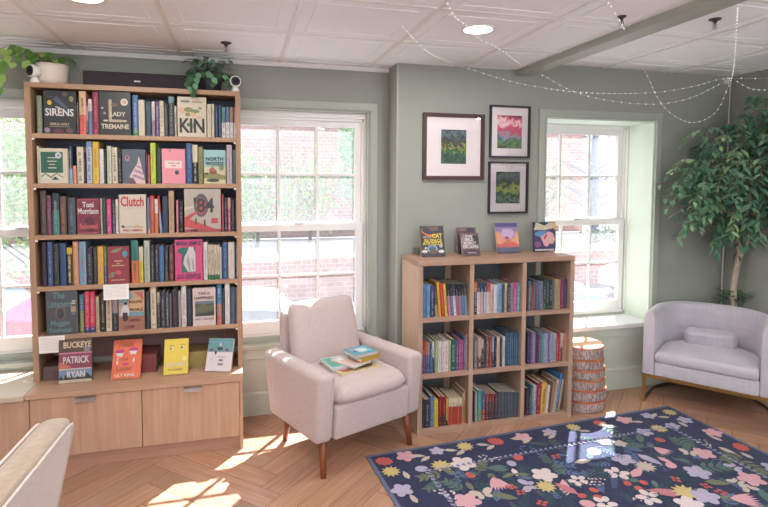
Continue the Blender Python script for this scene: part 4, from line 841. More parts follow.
# seat cushion with a crowned top and a soft lip
def cushion(nx, ny, x0, x1, y0, y1, z0, z1, crown, m, edge=.03, power=6):
    q = MB(); vs = []; fs = []
    for side in (1, -1):
        for j in range(ny+1):
            for i in range(nx+1):
                u = 2*i/nx-1; v = 2*j/ny-1
                # superellipse clamp for rounded plan corners
                e = max(abs(u), abs(v)); k = (abs(u)**power+abs(v)**power)**(1/power) or 1
                uu, vv = (u*e/k, v*e/k) if k else (u, v)
                f = 1-e**5*.0; hgt = (z1-z0)/2*(1-e**8)**.5 if e < 1 else 0
                hgt = max(hgt, 0); cr = crown*(1-u*u)*(1-v*v) if side > 0 else 0
                vs.append(((x0+x1)/2+uu*(x1-x0)/2, (y0+y1)/2+vv*(y1-y0)/2, (z0+z1)/2+side*hgt+cr))
    W_ = nx+1; o = (nx+1)*(ny+1)
    for j in range(ny):
        for i in range(nx):
            a = j*W_+i; fs.append((a, a+1, a+W_+1, a+W_)); fs.append((o+a, o+a+W_, o+a+W_+1, o+a+1))
    for i in range(nx):
        fs.append((i, o+i, o+i+1, i+1)); t = ny*W_+i; fs.append((t, t+1, o+t+1, o+t))
    for j in range(ny):
        a = j*W_; fs.append((a, a+W_, o+a+W_, o+a)); a += nx; fs.append((a, o+a, o+a+W_, a+W_))
    q.add(vs, fs, m); return q
def weld(o):
    bm = bmesh.new(); bm.from_mesh(o.data); bmesh.ops.remove_doubles(bm, verts=bm.verts, dist=.0004); bmesh.ops.recalc_face_normals(bm, faces=bm.faces); bm.to_mesh(o.data); bm.free()
    for p in o.data.polygons: p.use_smooth = True
    return o
o = weld(cushion(24, 24, -.262, .262, -.385, .16, .375, .485, .018, FAB).build('seat_cushion', r))
# backrest: cushion in front of a thinner outer shell, both raked
def slab(w0, w1, z0, z1, y0, y1, th, m, nx=18, nz=18, crown=.02, round_=.06, X=None, qe=10):
    """raked back cushion; w0/w1 half widths low and high"""
    vs = []; fs = []
    for side in (-1, 1):
        for j in range(nz+1):
            for i in range(nx+1):
                u = 2*i/nx-1; v = j/nz
                vv = 2*v-1; e = max(abs(u), abs(vv)); k = (abs(u)**9+abs(vv)**9)**(1/9) or 1
                uu = u*e/k; v2 = vv*e/k; t = (v2+1)/2
                half = w0+(w1-w0)*t; z = z0+(z1-z0)*t; y = y0+(y1-y0)*t
                hh = th/2*(max(0, 1-e**qe))**.5+(crown*(1-u*u)*(1-vv*vv) if side < 0 else 0)
                vs.append((uu*half, y+side*hh, z))
    W_ = nx+1; o = (nx+1)*(nz+1)
    for j in range(nz):
        for i in range(nx):
            a = j*W_+i; fs.append((a, a+1, a+W_+1, a+W_)); fs.append((o+a, o+a+W_, o+a+W_+1, o+a+1))
    q = MB(); q.add(vs, fs, m, X); return q
weld(slab(.255, .238, .43, .845, .12, .215, .105, FAB).build('back_cushion', r))
weld(slab(.285, .255, .205, .80, .19, .29, .055, FAB, crown=.0).build('back_shell', r))
for (lx, ly, tx, ty) in ((-.295, -.285, -.305, -.31), (.295, -.285, .305, -.31), (-.255, .16, -.265, .2), (.255, .16, .265, .2)):
    q = MB(); q.tube([(tx, ty, 0), (lx, ly, .21)], [.0155, .024], LEGW, n=16); q.build('leg', r, smooth=True)
# books on its seat
ax = Matrix.Translation(r.location) @ Matrix.Rotation(math.radians(23), 4, 'Z')
def onseat(x, y): v = ax @ Vector((x, y, 0)); return v.x, v.y
zt = .494
def seatbook(x, y, z, w, d, t, c, rz, lab, art, c2=None):
    X, Y = onseat(x+.03, y); o = flat_book(X, Y, z, w, d, t, c, math.radians(23+rz), lab, 'children\'s books on the armchair seat', c2)
    g = MB()
    for k, it in enumerate(art):
        if it[0] == 'r': g.box((it[1]-.5)*w, (it[2]-.5)*w, (it[3]-.5)*d, (it[4]-.5)*d, t-.0003, t+.0003+.0002*k, col(it[5]))
        else: g.prism([((it[1]-.5+it[3]*math.cos(a*PI/8))*w, (it[2]-.5+it[4]*math.sin(a*PI/8))*d) for a in range(16)], t-.0003, t+.0003+.0002*k, col(it[5]), 'xy')
    g.build('cover_art', o); return o
seatbook(-.03, -.13, zt, .27, .225, .014, (226, 206, 170), -2, 'wide cream picture book lying flat, bottom of the pile on the armchair seat', [('r', .03, .97, .03, .97, (222, 196, 140)), ('e', .2, .3, .14, .2, (200, 90, 70)), ('e', .7, .2, .2, .12, (120, 90, 80))])
seatbook(-.10, -.075, zt+.0146, .14, .2, .015, (206, 214, 216), -10, 'pale green and white children\'s book at the left of the armchair pile', [('r', .05, .95, .05, .95, (214, 210, 212)), ('r', .08, .5, .1, .9, (90, 186, 170)), ('e', .65, .6, .18, .14, (214, 150, 130))])
seatbook(-.035, -.13, zt+.0302, .15, .19, .011, (224, 214, 208), 12, 'white and pink children\'s book poking out beneath the blue one on armchair', [('e', .4, .5, .28, .3, (232, 196, 180)), ('e', .65, .2, .24, .14, (220, 90, 120)), ('e', .3, .8, .14, .1, (240, 236, 232))])
seatbook(.055, -.145, zt+.0418, .15, .12, .024, (200, 152, 44), 6, 'mustard yellow book beneath the bright blue book on the armchair', [('r', .1, .9, .1, .9, (200, 150, 44))])
seatbook(.035, -.13, zt+.0664, .155, .135, .022, (84, 178, 206), -2, 'bright blue children\'s book lying on top of the pile on the armchair', [('e', .55, .5, .26, .3, (196, 226, 232)), ('e', .55, .44, .14, .16, (236, 238, 236)), ('e', .22, .72, .12, .1, (226, 150, 140)), ('e', .25, .45, .08, .08, (44, 100, 140)), ('e', .82, .3, .1, .14, (140, 206, 222))], (206, 190, 188))

# ------------------------------------------------------------------ foreground chair, seen from behind
r = empty('slipper_chair', (-.9, 1.57, 0), math.radians(-93)); tag(r, 'beige fabric chair back cut off at the lower left corner of photo', 'chair')
FAB2 = fabric('warm_beige_fabric', (160, 142, 124), sc=420, var=.14)
FAB3 = fabric('pale_back_fabric', (198, 186, 182), sc=420, var=.1)
def rring(hx, y0, y1, rad, z, n=6):
    pts = []
    for (cx, cy, a0) in ((hx-rad, y1-rad, 0), (-hx+rad, y1-rad, PI/2), (-hx+rad, y0+rad, PI), (hx-rad, y0+rad, 1.5*PI)):
        for k in range(n+1): a = a0+PI/2*k/n; pts.append((cx+rad*math.cos(a), cy+rad*math.sin(a), z))
    return pts
def loft(rings, m):
    q = MB(); k = len(rings[0]); vs = [p for r_ in rings for p in r_]; fs = []
    for j in range(len(rings)-1):
        for i in range(k): fs.append((j*k+i, j*k+(i+1) % k, (j+1)*k+(i+1) % k, (j+1)*k+i))
    fs.append(tuple(range(k))[::-1]); fs.append(tuple((len(rings)-1)*k+i for i in range(k))); q.add(vs, fs, m); return q
def yb_(z): return .165+(z-.2)/.675*.14
lv_ = [(.2, 0), (.4, 0), (.6, 0), (.8, 0), (.845, 0), (.862, .006), (.872, .014), (.877, .026)]
loft([rring(.28-d, yb_(z)+d, yb_(z)+.095-d*.4, .042-d*.5, z) for z, d in lv_], FAB2).build('backrest', r, smooth=True)
loft([rring(.262, yb_(z)+.088, yb_(z)+.0985, .005, z, 2) for z in (.2, .5, .8, .855)], FAB3).build('back_panel', r, smooth=False)
for (yo, zt_) in ((.097, .858), (.004, .864)):
    pth = [(-.266, yb_(.22)+yo, .22), (-.266, yb_(.8)+yo, .80), (-.264, yb_(.84)+yo, .84), (-.25, yb_(zt_)+yo, zt_), (-.225, yb_(zt_)+yo, zt_+.004), (.225, yb_(zt_)+yo, zt_+.004), (.25, yb_(zt_)+yo, zt_), (.264, yb_(.84)+yo, .84), (.266, yb_(.8)+yo, .8), (.266, yb_(.22)+yo, .22)]
    q = MB(); q.tube(pth, .0042, FAB3, n=8); q.build('piping', r, smooth=True)
weld(cushion(18, 18, -.27, .27, -.36, .19, .30, .45, .02, FAB2).build('seat', r))
q = MB(); q.box(-.26, .26, -.33, .16, .2, .31, FAB2); rounded(q, 'seat_frame', r, .015, 3)
for x, y in ((-.24, -.27), (.24, -.27), (-.24, .14), (.24, .14)):
    q = MB(); q.tube([(x*1.05, y*1.05, 0), (x, y, .21)], [.012, .02], LEGW, n=14); q.build('leg', r, smooth=True)

# ------------------------------------------------------------------ barrel chair
ang = math.atan2(-.798, .602); BHW = .39
r = empty('barrel_chair', (2.825+.602*BHW, 3.25-.798*BHW, 0), ang); tag(r, 'wide pale grey velvet barrel chair on a brass frame beside the window', 'armchair')
VEL = fabric('pale_grey_velvet', (186, 180, 190), sc=60, var=.07, sheen=.6, rough=.75)
hw, dep, st = BHW, .60, .2
def dpath(off=0, n=36, y0=0.0):
    a = hw-off; pts = [(-a, y0)]
    for k in range(n+1):
        t = PI-PI*k/n; pts.append((a*math.copysign(abs(math.cos(t))**.86, math.cos(t)), st+(dep-st-off)*abs(math.sin(t))**.86))
    pts.append((a, y0)); return pts
po, pi_ = dpath(0), dpath(.078)
n = len(po); q = MB(); vs = []; fs = []
zb, ztp = .205, .668
prof = [(0, zb), (0, ztp-.05), (.12, ztp-.015), (.3, ztp), (.7, ztp), (.88, ztp-.015), (1, ztp-.05), (1, zb)]
for (a, b) in zip(po, pi_):
    for (t, z) in prof: vs.append((a[0]+(b[0]-a[0])*t, a[1]+(b[1]-a[1])*t, z))
P = len(prof)
for i in range(n-1):
    for j in range(P): fs.append((i*P+j, (i+1)*P+j, (i+1)*P+(j+1) % P, i*P+(j+1) % P))
fs.append(tuple(range(P))); fs.append(tuple((n-1)*P+j for j in range(P))[::-1])
q.add(vs, fs, VEL); o = q.build('shell', r, smooth=True, bevel=.012, seg=3, angle=50)
q = MB(); q.prism([(-hw+.079, .004)]+dpath(.079)[1:-1]+[(hw-.079, .004)], .205, .305, VEL, 'xy'); q.build('seat_base', r, smooth=True, bevel=.01, seg=3, angle=50)
# D shaped cushion
def dcush(off, z0, z1, y0, m):
    pts = dpath(off, 30, y0); c = (0, .25); rings = [(1.0, 0.0), (1.0, 1.0), (.97, 1.0), (.9, 1.06), (.6, 1.14), (.3, 1.18)]
    q = MB(); vs = []; fs = []; k = len(pts)
    prof = [(.96, z0), (.995, z0+.02), (1, (z0+z1)/2), (.995, z1-.022), (.965, z1-.004), (.9, z1+.004), (.7, z1+.012), (.4, z1+.018), (.15, z1+.02)]
    for s_, z in prof:
        for p in pts: vs.append((c[0]+(p[0]-c[0])*s_, c[1]+(p[1]-c[1])*s_, z))
    for j in range(len(prof)-1):
        for i in range(k): fs.append((j*k+i, j*k+(i+1) % k, (j+1)*k+(i+1) % k, (j+1)*k+i))
    fs.append(tuple(range(k))[::-1]); fs.append(tuple((len(prof)-1)*k+i for i in range(k)))
    q.add(vs, fs, m); return q
dcush(.082, .307, .385, -.012, VEL).build('seat_cushion', r, smooth=True, bevel=.006, seg=2, angle=60)
q = MB()
for (x0_, x1_) in ((-hw+.002, -hw+.022), (hw-.022, hw-.002)): q.box(x0_, x1_, .002, .02, .0, .183, BRASS)
q.box(-hw+.002, hw-.002, .0, .022, .183, .2045, BRASS); q.build('front_frame', r, bevel=.001)
q = MB(); pr = dpath(.012); q.tube([(x, max(y, .012), .011) for x, y in pr], .0105, mat((96, 84, 78), .35, .03, 20, metal=.6, name='dark_bronze'), n=8); q.build('floor_rail', r, smooth=True)
q = MB(); q.tube([(x, max(y, .012), .193) for x, y in pr], .0105, BRASS, n=8); q.build('upper_rail', r, smooth=True)
# bolster pillow
X = Matrix.Translation((.03, .36, .45)) @ Matrix.Rotation(math.radians(16), 4, 'X')
q = slab(.165, .165, -.058, .058, 0, 0, .10, VEL, crown=.0, X=X); o = weld(q.build('lumbar_pillow'))
o.matrix_world = Matrix.Translation(r.location) @ Matrix.Rotation(ang+math.radians(7), 4, 'Z')
tag(o, 'small pale grey velvet lumbar pillow on the barrel chair seat', 'pillow')

# ------------------------------------------------------------------ log stool
r = empty('log_stool', (2.362, 3.315, 0)); tag(r, 'side stool of stacked round log slices with bark, beside the low bookcase', 'stool')
mb_, N_, K_, b_ = newmat('grey_bark')
tc = N_.new('ShaderNodeTexCoord'); mp = N_.new('ShaderNodeMapping'); mp.inputs['Scale'].default_value = (110, 110, 22); n1 = N_.new('ShaderNodeTexNoise'); n1.inputs['Scale'].default_value = 1.6; n1.inputs['Detail'].default_value = 5
K_.new(tc.outputs['Object'], mp.inputs[0]); K_.new(mp.outputs[0], n1.inputs['Vector'])
rp = N_.new('ShaderNodeValToRGB'); rp.color_ramp.elements[0].position = .42; rp.color_ramp.elements[0].color = L((124, 104, 102)); rp.color_ramp.elements[1].position = .6; rp.color_ramp.elements[1].color = L((184, 166, 160))
K_.new(n1.outputs['Fac'], rp.inputs['Fac']); K_.new(rp.outputs['Color'], b_.inputs['Base Color']); b_.inputs['Roughness'].default_value = .9
bp = N_.new('ShaderNodeBump'); bp.inputs['Strength'].default_value = .8; bp.inputs['Distance'].default_value = .004; K_.new(n1.outputs['Fac'], bp.inputs['Height']); K_.new(bp.outputs[0], b_.inputs['Normal'])
BARK = mb_
mb_, N_, K_, b_ = newmat('log_end_grain')
tc = N_.new('ShaderNodeTexCoord'); wv = N_.new('ShaderNodeTexWave'); wv.wave_type = 'RINGS'; wv.rings_direction = 'Z'; wv.inputs['Scale'].default_value = 22; wv.inputs['Distortion'].default_value = 1.5
K_.new(tc.outputs['Object'], wv.inputs['Vector']); rp = N_.new('ShaderNodeValToRGB'); rp.color_ramp.elements[0].color = L((206, 160, 120)); rp.color_ramp.elements[1].color = L((226, 190, 150))
K_.new(wv.outputs['Fac'], rp.inputs['Fac']); K_.new(rp.outputs['Color'], b_.inputs['Base Color']); b_.inputs['Roughness'].default_value = .6
GRAIN = mb_
REDC = mat((176, 96, 66), .7, .1, 40, name='red_bast_wood')
z = 0
rnd = random.Random(3)
for k, (h, rad) in enumerate(((.078, .165), (.078, .162), (.07, .157), (.068, .155), (.07, .152), (.086, .149))):
    q = MB(); ph = rnd.uniform(0, 6)
    wob = lambda a, j, ph=ph: 1+.02*math.sin(3*a+ph)+.012*math.sin(7*a+ph*2)+.003*math.sin(23*a)
    q.lathe([(rad*.95, 0), (rad, .006), (rad*1.0, h-.01), (rad*.985, h-.004)], BARK, n=72, wob=wob)
    q.lathe([(rad*1.004, h-.012), (rad*1.006, h-.004), (rad*.96, h-.0008)], REDC, n=72, wob=wob)
    q.lathe([(rad*.945, h-.002), (rad*.94, h-.0002)], GRAIN, n=72, wob=wob)
    o = q.build('log_slice', r, smooth=False); o.location = (rnd.uniform(-.008, .008), rnd.uniform(-.006, .006), z); z += h

# ------------------------------------------------------------------ rug
ra = math.atan2(3.12-2.974, 2.942-.702)
RO = Vector((.702, 2.974)); RX = Vector((math.cos(ra), math.sin(ra))); RY = Vector((math.sin(ra), -math.cos(ra)))   # RY points towards the camera
RW, RL = 2.245, 3.1
NAVY = fabric('navy_rug_pile', (32, 38, 74), sc=500, var=.25, sheen=.1)
NAVY2 = fabric('slate_rug_edge', (92, 98, 124), sc=500, var=.2, sheen=.1)
def rc(c):
    c = tuple(int(v*.9) for v in c)
    return mat(c, .95, .10, 220, name='rug_yarn_%d_%d_%d' % c)
q = MB(); q.box(0, RW, -RL, 0, 0, .007, NAVY2)
q.box(.022, RW-.022, -RL+.022, -.022, .006, .0076, NAVY)
kz = [0]
def lay(pts, c, X):
    kz[0] += 1; z = .0078+.0000011*kz[0]
    q.add([tuple(X @ Vector((p[0], p[1], z))) for p in pts], [tuple(range(len(pts)))], rc(c))
def lay2(pts, c, X, dz=.0016):
    q.add([tuple(X @ Vector((p[0], p[1], .0106+kz[0]*1e-8+dz*.1))) for p in pts], [tuple(range(len(pts)))], rc(c))
PAL = {'r': (200, 98, 92), 'p': (224, 170, 180), 'y': (212, 190, 130), 'l': (188, 178, 204), 'w': (232, 214, 214), 'g': (96, 122, 116), 'o': (120, 128, 104), 'b': (104, 120, 160), 'c': (206, 192, 180), 'd': (62, 86, 98), 'm': (196, 126, 136)}
def shape(kind, c, x, y, s, rot=None):
    """x along the back edge, y towards the camera, metres"""
    rnd = random.Random(int(x*1000)*7+int(y*1000)); rot = rnd.uniform(0, 6.28) if rot is None else rot
    X = Matrix.Translation((x, -y, 0)) @ Matrix.Rotation(rot, 4, 'Z'); C_ = PAL[c]
    dk = tuple(int(v*.72) for v in C_)
    def ell(cx, cy, a, b, r_, c_, n=12, two=False):
        pts = [(cx+a*math.cos(t)*math.cos(r_)-b*math.sin(t)*math.sin(r_), cy+a*math.cos(t)*math.sin(r_)+b*math.sin(t)*math.cos(r_)) for t in [2*PI*i/n for i in range(n)]]
        (lay2 if two else lay)(pts, c_, X)
    def leaf(x0, y0, l, w, r_, c_, two=False):
        pts = [(0, 0), (l*.3, w*.5), (l*.65, w*.42), (l, 0), (l*.65, -w*.42), (l*.3, -w*.5)]
        P_ = [(x0+px*math.cos(r_)-py*math.sin(r_), y0+px*math.sin(r_)+py*math.cos(r_)) for px, py in pts]
        (lay2 if two else lay)(P_, c_, X)
    if kind == 'f':       # five broad petals
        for k in range(5): a = 2*PI*k/5; ell(math.cos(a)*s*.27, math.sin(a)*s*.27, s*.25, s*.2, a, C_)
        for k in range(5): a = 2*PI*k/5; leaf(math.cos(a)*s*.1, math.sin(a)*s*.1, s*.2, s*.02, a, dk, True)
        ell(0, 0, s*.08, s*.08, 0, PAL['y'] if c != 'y' else PAL['r'], 10, True)
    elif kind == 'z':     # daisy with many petals
        for k in range(11): leaf(0, 0, s*.52, s*.2, 2*PI*k/11, C_)
        ell(0, 0, s*.15, s*.15, 0, (176, 140, 90), 12, True)
    elif kind == 'c':     # carnation
        pts = []
        for i in range(40): t = 2*PI*i/40; rr = s*.45*(1+.1*math.cos(10*t)); pts.append((rr*math.cos(t), rr*math.sin(t)*.85))
        lay(pts, C_, X)
        for k in range(7): a = 2*PI*k/7; leaf(math.cos(a)*s*.08, math.sin(a)*s*.08, s*.26, s*.035, a, dk, True)
    elif kind == 't':     # thistle fan
        for k in range(7): leaf(-s*.3, 0, s*.9, s*.17, (k-3)*.16, C_)
        leaf(-s*.6, 0, s*.4, s*.16, .3, PAL['o']); leaf(-s*.6, 0, s*.36, s*.14, -.4, PAL['o'])
    elif kind == 'v':     # long veined leaf
        leaf(-s*.5, 0, s, s*.38, 0, C_)
        leaf(-s*.45, 0, s*.9, s*.03, 0, dk, True)
        for k in range(4):
            for sg in (-1, 1): leaf(-s*.3+k*s*.17, 0, s*.16, s*.02, sg*.7, dk, True)
    elif kind == 'h':     # many-lobed leaf cluster
        for k in range(4):
            for sg in (-1, 1): leaf(-s*.35+k*s*.22, 0, s*.4, s*.15, sg*(.95-.1*k), C_)
        leaf(s*.2, 0, s*.34, s*.16, 0, C_); leaf(-s*.6, 0, s*.95, s*.03, 0, C_)
    elif kind == 'n':     # fine fern
        for k in range(8):
            for sg in (-1, 1): leaf(-s*.5+k*s*.125, 0, s*.26*(1-k*.06), s*.055, sg*.9, C_)
        leaf(-s*.6, 0, s*1.15, s*.02, 0, C_)
    elif kind == 'd':     # sprig of dots
        for k in range(16):
            a = rnd.uniform(0, 6.28); rr = s*.5*math.sqrt(rnd.random()); ell(rr*math.cos(a), rr*math.sin(a)*.6, s*.055, s*.05, 0, C_, 8)
    elif kind == 'k':     # three berries
        for k in range(4): a = 2*PI*k/4+.3; ell(math.cos(a)*s*.28, math.sin(a)*s*.22, s*.17, s*.14, 0, C_, 10)
        leaf(-s*.5, 0, s*.5, s*.03, 0, PAL['g'])
    elif kind == 'u':     # butterfly
        for sg in (-1, 1):
            ell(s*.08, sg*s*.26, s*.26, s*.17, sg*.9, C_); ell(-s*.2, sg*s*.16, s*.17, s*.12, -sg*.6, C_)
            ell(s*.1, sg*s*.28, s*.14, s*.07, sg*.9, dk, 10, True); ell(-s*.2, sg*s*.16, s*.08, s*.05, -sg*.6, dk, 8, True)
        ell(0, 0, s*.22, s*.035, 0, (96, 76, 80), 8, True)
    elif kind == 's':     # small round flower
        ell(0, 0, s*.5, s*.42, 0, C_, 12); ell(0, 0, s*.2, s*.16, 0, dk, 8, True)
    elif kind == 'j':     # white clustered blooms
        for k in range(5): a = 2*PI*k/5; ell(math.cos(a)*s*.32, math.sin(a)*s*.26, s*.2, s*.15, a, C_, 10)
        for k in range(5): a = 2*PI*k/5; ell(math.cos(a)*s*.32, math.sin(a)*s*.26, s*.05, s*.04, a, PAL['y'], 6, True)
def RP(px, py):
    v = onz(px, py, .008); d = Vector((v.x, v.y))-RO; return d.dot(RX), d.dot(RY)
ITEMS = '''c r 384 461.7 .13;z y 391 472 .13;f p 405.8 456.6 .14;f l 436.9 451.4 .11;z y 465 446.9 .13;f l 401.9 490.6 .14;c r 495.7 441.8 .13;f p 523 437.5 .13;f l 549.8 432.5 .11;z y 573.3 427.7 .12;c r 600 423.8 .12;f p 624.3 420.5 .13;f l 648 416.2 .11;z y 669.7 412.7 .12;f l 684.9 420.5 .12;f p 712.7 433.1 .14;c r 740.8 447.5 .13
s l 421.7 469.4 .09;z y 441.3 466.3 .15;f w 463.1 464 .18;v o 449 472 .16;k b 457.7 475.5 .13;s r 470.5 475.6 .09;h g 453.8 486.3 .19;h o 431 476 .2;d w 445 495 .17;f p 467.3 501.6 .2;h g 434 486 .14
h o 481 467.2 .17;d w 489 459 .15;v g 496 468 .18;v g 499 470 .16;s l 511.5 464 .09;c r 517.9 457.8 .11;v w 515 473 .12;v o 508 476 .13;v o 521 475 .13;t p 496 482 .2;u c 482.3 493.8 .19;u l 527 486 .18;k r 511.5 487.3 .1;k r 521 493 .1;v o 505 497 .2;f w 544 475.3 .2;z y 545.8 487 .16;v p 564.7 487.8 .22;k r 542 503.6 .1;h g 546 460 .15;n g 558.7 447 .2;d b 532 452 .18;k r 556 457 .1;h g 558 469 .16;j w 578 481 .16;n d 565 498 .3;n d 525 501 .22;v g 474 474 .1;n g 536 444 .16;v o 470 487 .13
d w 595 482 .18;j w 617 473.8 .2;z c 645.4 467 .17;v p 637 472.8 .2;f l 623 459.7 .19;v l 649.7 460 .22;t p 659 450 .16;v g 640 439 .18;f l 644.4 432.7 .15;z y 659 429 .13;f l 672.9 426.4 .11;s r 660 440.5 .09;v p 665.5 461 .14;s r 627.5 484 .07;s r 643.8 483.3 .07;s r 638.5 489 .07;s g 634 481 .07;v m 664.4 492.8 .26;j w 648.6 498 .2;d w 640 499 .14;s r 593.8 490.7 .07;s r 582 496.4 .07;s r 597.6 497.7 .07;s p 587.4 504.4 .11;j w 605.4 504 .18;v m 566 489 .2;h g 634 446 .16;n g 620 436 .3;f w 604 442 .13;f c 620 444 .12;s w 594 452 .13;v c 583 462 .16;n b 610 453 .25;h d 602 474 .2;n g 590 440 .22
d c 704.3 444.3 .15;f p 703 454 .19;h g 687 442 .2;u c 689 453 .16;v g 681 460.5 .14;f l 697.5 472.8 .2;h g 714 468 .26;h o 731 457 .2;u l 734 468 .15;f p 751 479.7 .2;v o 718 483.3 .2;u c 737 483 .14;u c 748.6 489 .14;z y 685.3 492.8 .2;f l 705.4 497 .2;k r 706 486.5 .1;k r 721 492.8 .11;t p 740 500 .22;f w 689.5 505 .2;h o 752 467 .2;v g 765 497 .18;n d 675 478 .3;n d 655 475 .2;n d 668 503 .26;s p 671 466 .1;k r 676 480 .1;v g 655 485 .12;v c 727 451 .12;n d 690 484 .16'''
rnd = random.Random(77)
for i in range(240):
    shape(rnd.choice('nnvhd'), rnd.choice('dddgb'), rnd.uniform(.34, RW-.34), rnd.uniform(.34, 1.3), rnd.uniform(.07, .13))
for ln_ in ITEMS.replace('\n', ';').split(';'):
    p_ = ln_.split(); x, y = RP(float(p_[2]), float(p_[3])); shape(p_[0], p_[1], x, y, float(p_[4])*(.84 if y < .27 or x < .27 or x > RW-.27 else .7))
# scrolling leaf garland between the border flowers and the twisted inner line
def border(ax_, fixed, a, b):
    k = 0; t = a
    while t < b:
        x, y = (t, fixed) if ax_ == 'x' else (fixed, t)
        X = Matrix.Translation((x, -y, 0)) @ Matrix.Rotation(0 if ax_ == 'x' else PI/2, 4, 'Z')
        lay([(0, 0), (.014, .014), (.03, .014), (.02, 0)], (160, 164, 196), X); lay([(0, 0), (.014, -.014), (.03, -.014), (.02, 0)], (128, 130, 158), X)
        t += .034; k += 1
IN = .27
border('x', IN, IN, RW-IN); border('y', IN, IN, RL-IN); border('y', RW-IN, IN, RL-IN)
rnd = random.Random(11)
t = .26
for t in [.30+.2165*k for k in range(9)]:
    for sg in (-1, 1): shape('v', 'c', t+sg*.012+rnd.uniform(-.02, .02), .125+sg*.022, .085, rot=rnd.choice([.5, -.4])+(PI if sg > 0 else 0))
for fx in (.13, RW-.13):
    for k in range(13): shape('v', 'c', fx+rnd.uniform(-.03, .03), .27+.215*k, .085, rot=rnd.uniform(1, 2.2))
    for k in range(9): shape('fzcf'[k % 4], 'lypr'[k % 4], fx, .85+.24*k, .13)
# the part of the field nearer than the photo's lower edge
kinds = [('f', 'w'), ('f', 'p'), ('h', 'g'), ('u', 'c'), ('v', 'o'), ('z', 'y'), ('n', 'd'), ('j', 'w'), ('k', 'r'), ('f', 'l'), ('d', 'w')]
for i in range(11):
    for j in range(14):
        x = .4+i*.15+rnd.uniform(-.03, .03); y = .72+j*.15+rnd.uniform(-.03, .03)
        v = RO+RX*x+RY*y
        d = Vector((v.x, v.y, -H)); yy = CY-F*d.dot(up)/d.dot(fw); 
        if yy > 515 and y < RL-.35: kd, cc = rnd.choice(kinds); shape(kd, cc, x, y, .15)
o = q.build('floral_rug'); o.location = (RO.x, RO.y, .0006); o.rotation_euler = (0, 0, ra)
tag(o, 'large navy rug woven with pink, cream and green flowers and butterflies on the wood floor', 'rug')

# ------------------------------------------------------------------ plants
def leafmesh(mb, c, d, n_, l, w, m, fold=.25, droop=.25):
    """pointed folded leaf starting at c, along d"""
    d = d.normalized(); s = d.cross(n_); s = s.normalized() if s.length > 1e-4 else d.orthogonal().normalized(); u = s.cross(d).normalized()
    prof = [(0, .08), (.2, .75), (.45, 1), (.7, .72), (.88, .32), (1, .02)]
    vs = []
    for t, k in prof:
        p = c+d*(l*t)-u*(droop*l*t*t)
        for sg in (-1, 0, 1): vs.append(p+s*(sg*w*.5*k)+u*(abs(sg)*fold*w*.5*k))
    fs = []
    for i in range(len(prof)-1):
        a = i*3; fs += [(a, a+1, a+4, a+3), (a+1, a+2, a+5, a+4)]
    mb.add(vs, fs, m)
G = {k: mat(c, .45, .12, 25, name=n_) for k, c, n_ in (('a', (72, 112, 94), 'ficus_green_dark'), ('b', (108, 150, 118), 'ficus_green'), ('c', (164, 196, 146), 'ficus_green_light'), ('p', (96, 138, 62), 'pothos_green'), ('q', (150, 180, 96), 'pothos_light'), ('d', (64, 96, 66), 'dark_leaf'))}
def rv(r): return Vector((r.uniform(-1, 1), r.uniform(-1, 1), r.uniform(-1, 1)))
# ficus
tx, ty = 3.715, 3.33
r = empty('artificial_tree', (tx, ty, 0)); tag(r, 'tall leafy green ficus tree in the corner behind the barrel chair', 'plant')
rnd = random.Random(5)
TR = mat((186, 168, 152), .9, .25, 60, name='ficus_bark', bump=.6)
q = MB(); q.tube([(0, 0, .14), (.012, 0, .5), (-.012, -.01, .8), (.02, -.02, 1.02), (.005, -.03, 1.2), (.035, -.04, 1.42), (.03, -.05, 1.65), (.05, -.08, 1.9)], [.028, .026, .024, .022, .023, .02, .015, .008], TR, n=10)
q.tube([(.0, -.02, .95), (.05, -.05, 1.1), (.075, -.06, 1.3), (.06, -.1, 1.5), (-.02, -.14, 1.7)], [.012, .012, .012, .01, .006], TR, n=8)
q.build('trunk', r, smooth=True)
q = MB(); q.lathe([(.06, 0), (.072, .15), (.076, .155), (.068, .155), (.066, .14)], mat((60, 56, 54), .7, .05, 20), n=28); q.build('pot', r, smooth=True)
brm = MB(); lf = MB()
def inside(p):
    X, Y = tx+p.x, ty+p.y
    return X < XR-.03 and Y < YR-.03
cent = [(-.05, -.3, 2.08, .2), (-.2, -.2, 2.02, .18), (-.42, -.22, 1.58, .27), (-.1, -.25, 1.62, .3), (-.25, -.3, 1.86, .25), (.0, -.4, 1.82, .28), (-.52, -.12, 1.74, .17), (-.3, -.15, 1.36, .22), (.0, -.35, 1.4, .27), (-.08, -.15, 1.98, .2), (.05, -.6, 1.6, .32), (.02, -.65, 1.95, .28), (-.6, -.2, 1.5, .1), (-.12, -.05, 1.25, .12), (.08, -.5, 1.3, .2), (-.35, -.05, 1.9, .14)]
start = Vector((.02, -.03, 1.3))
nb = 0
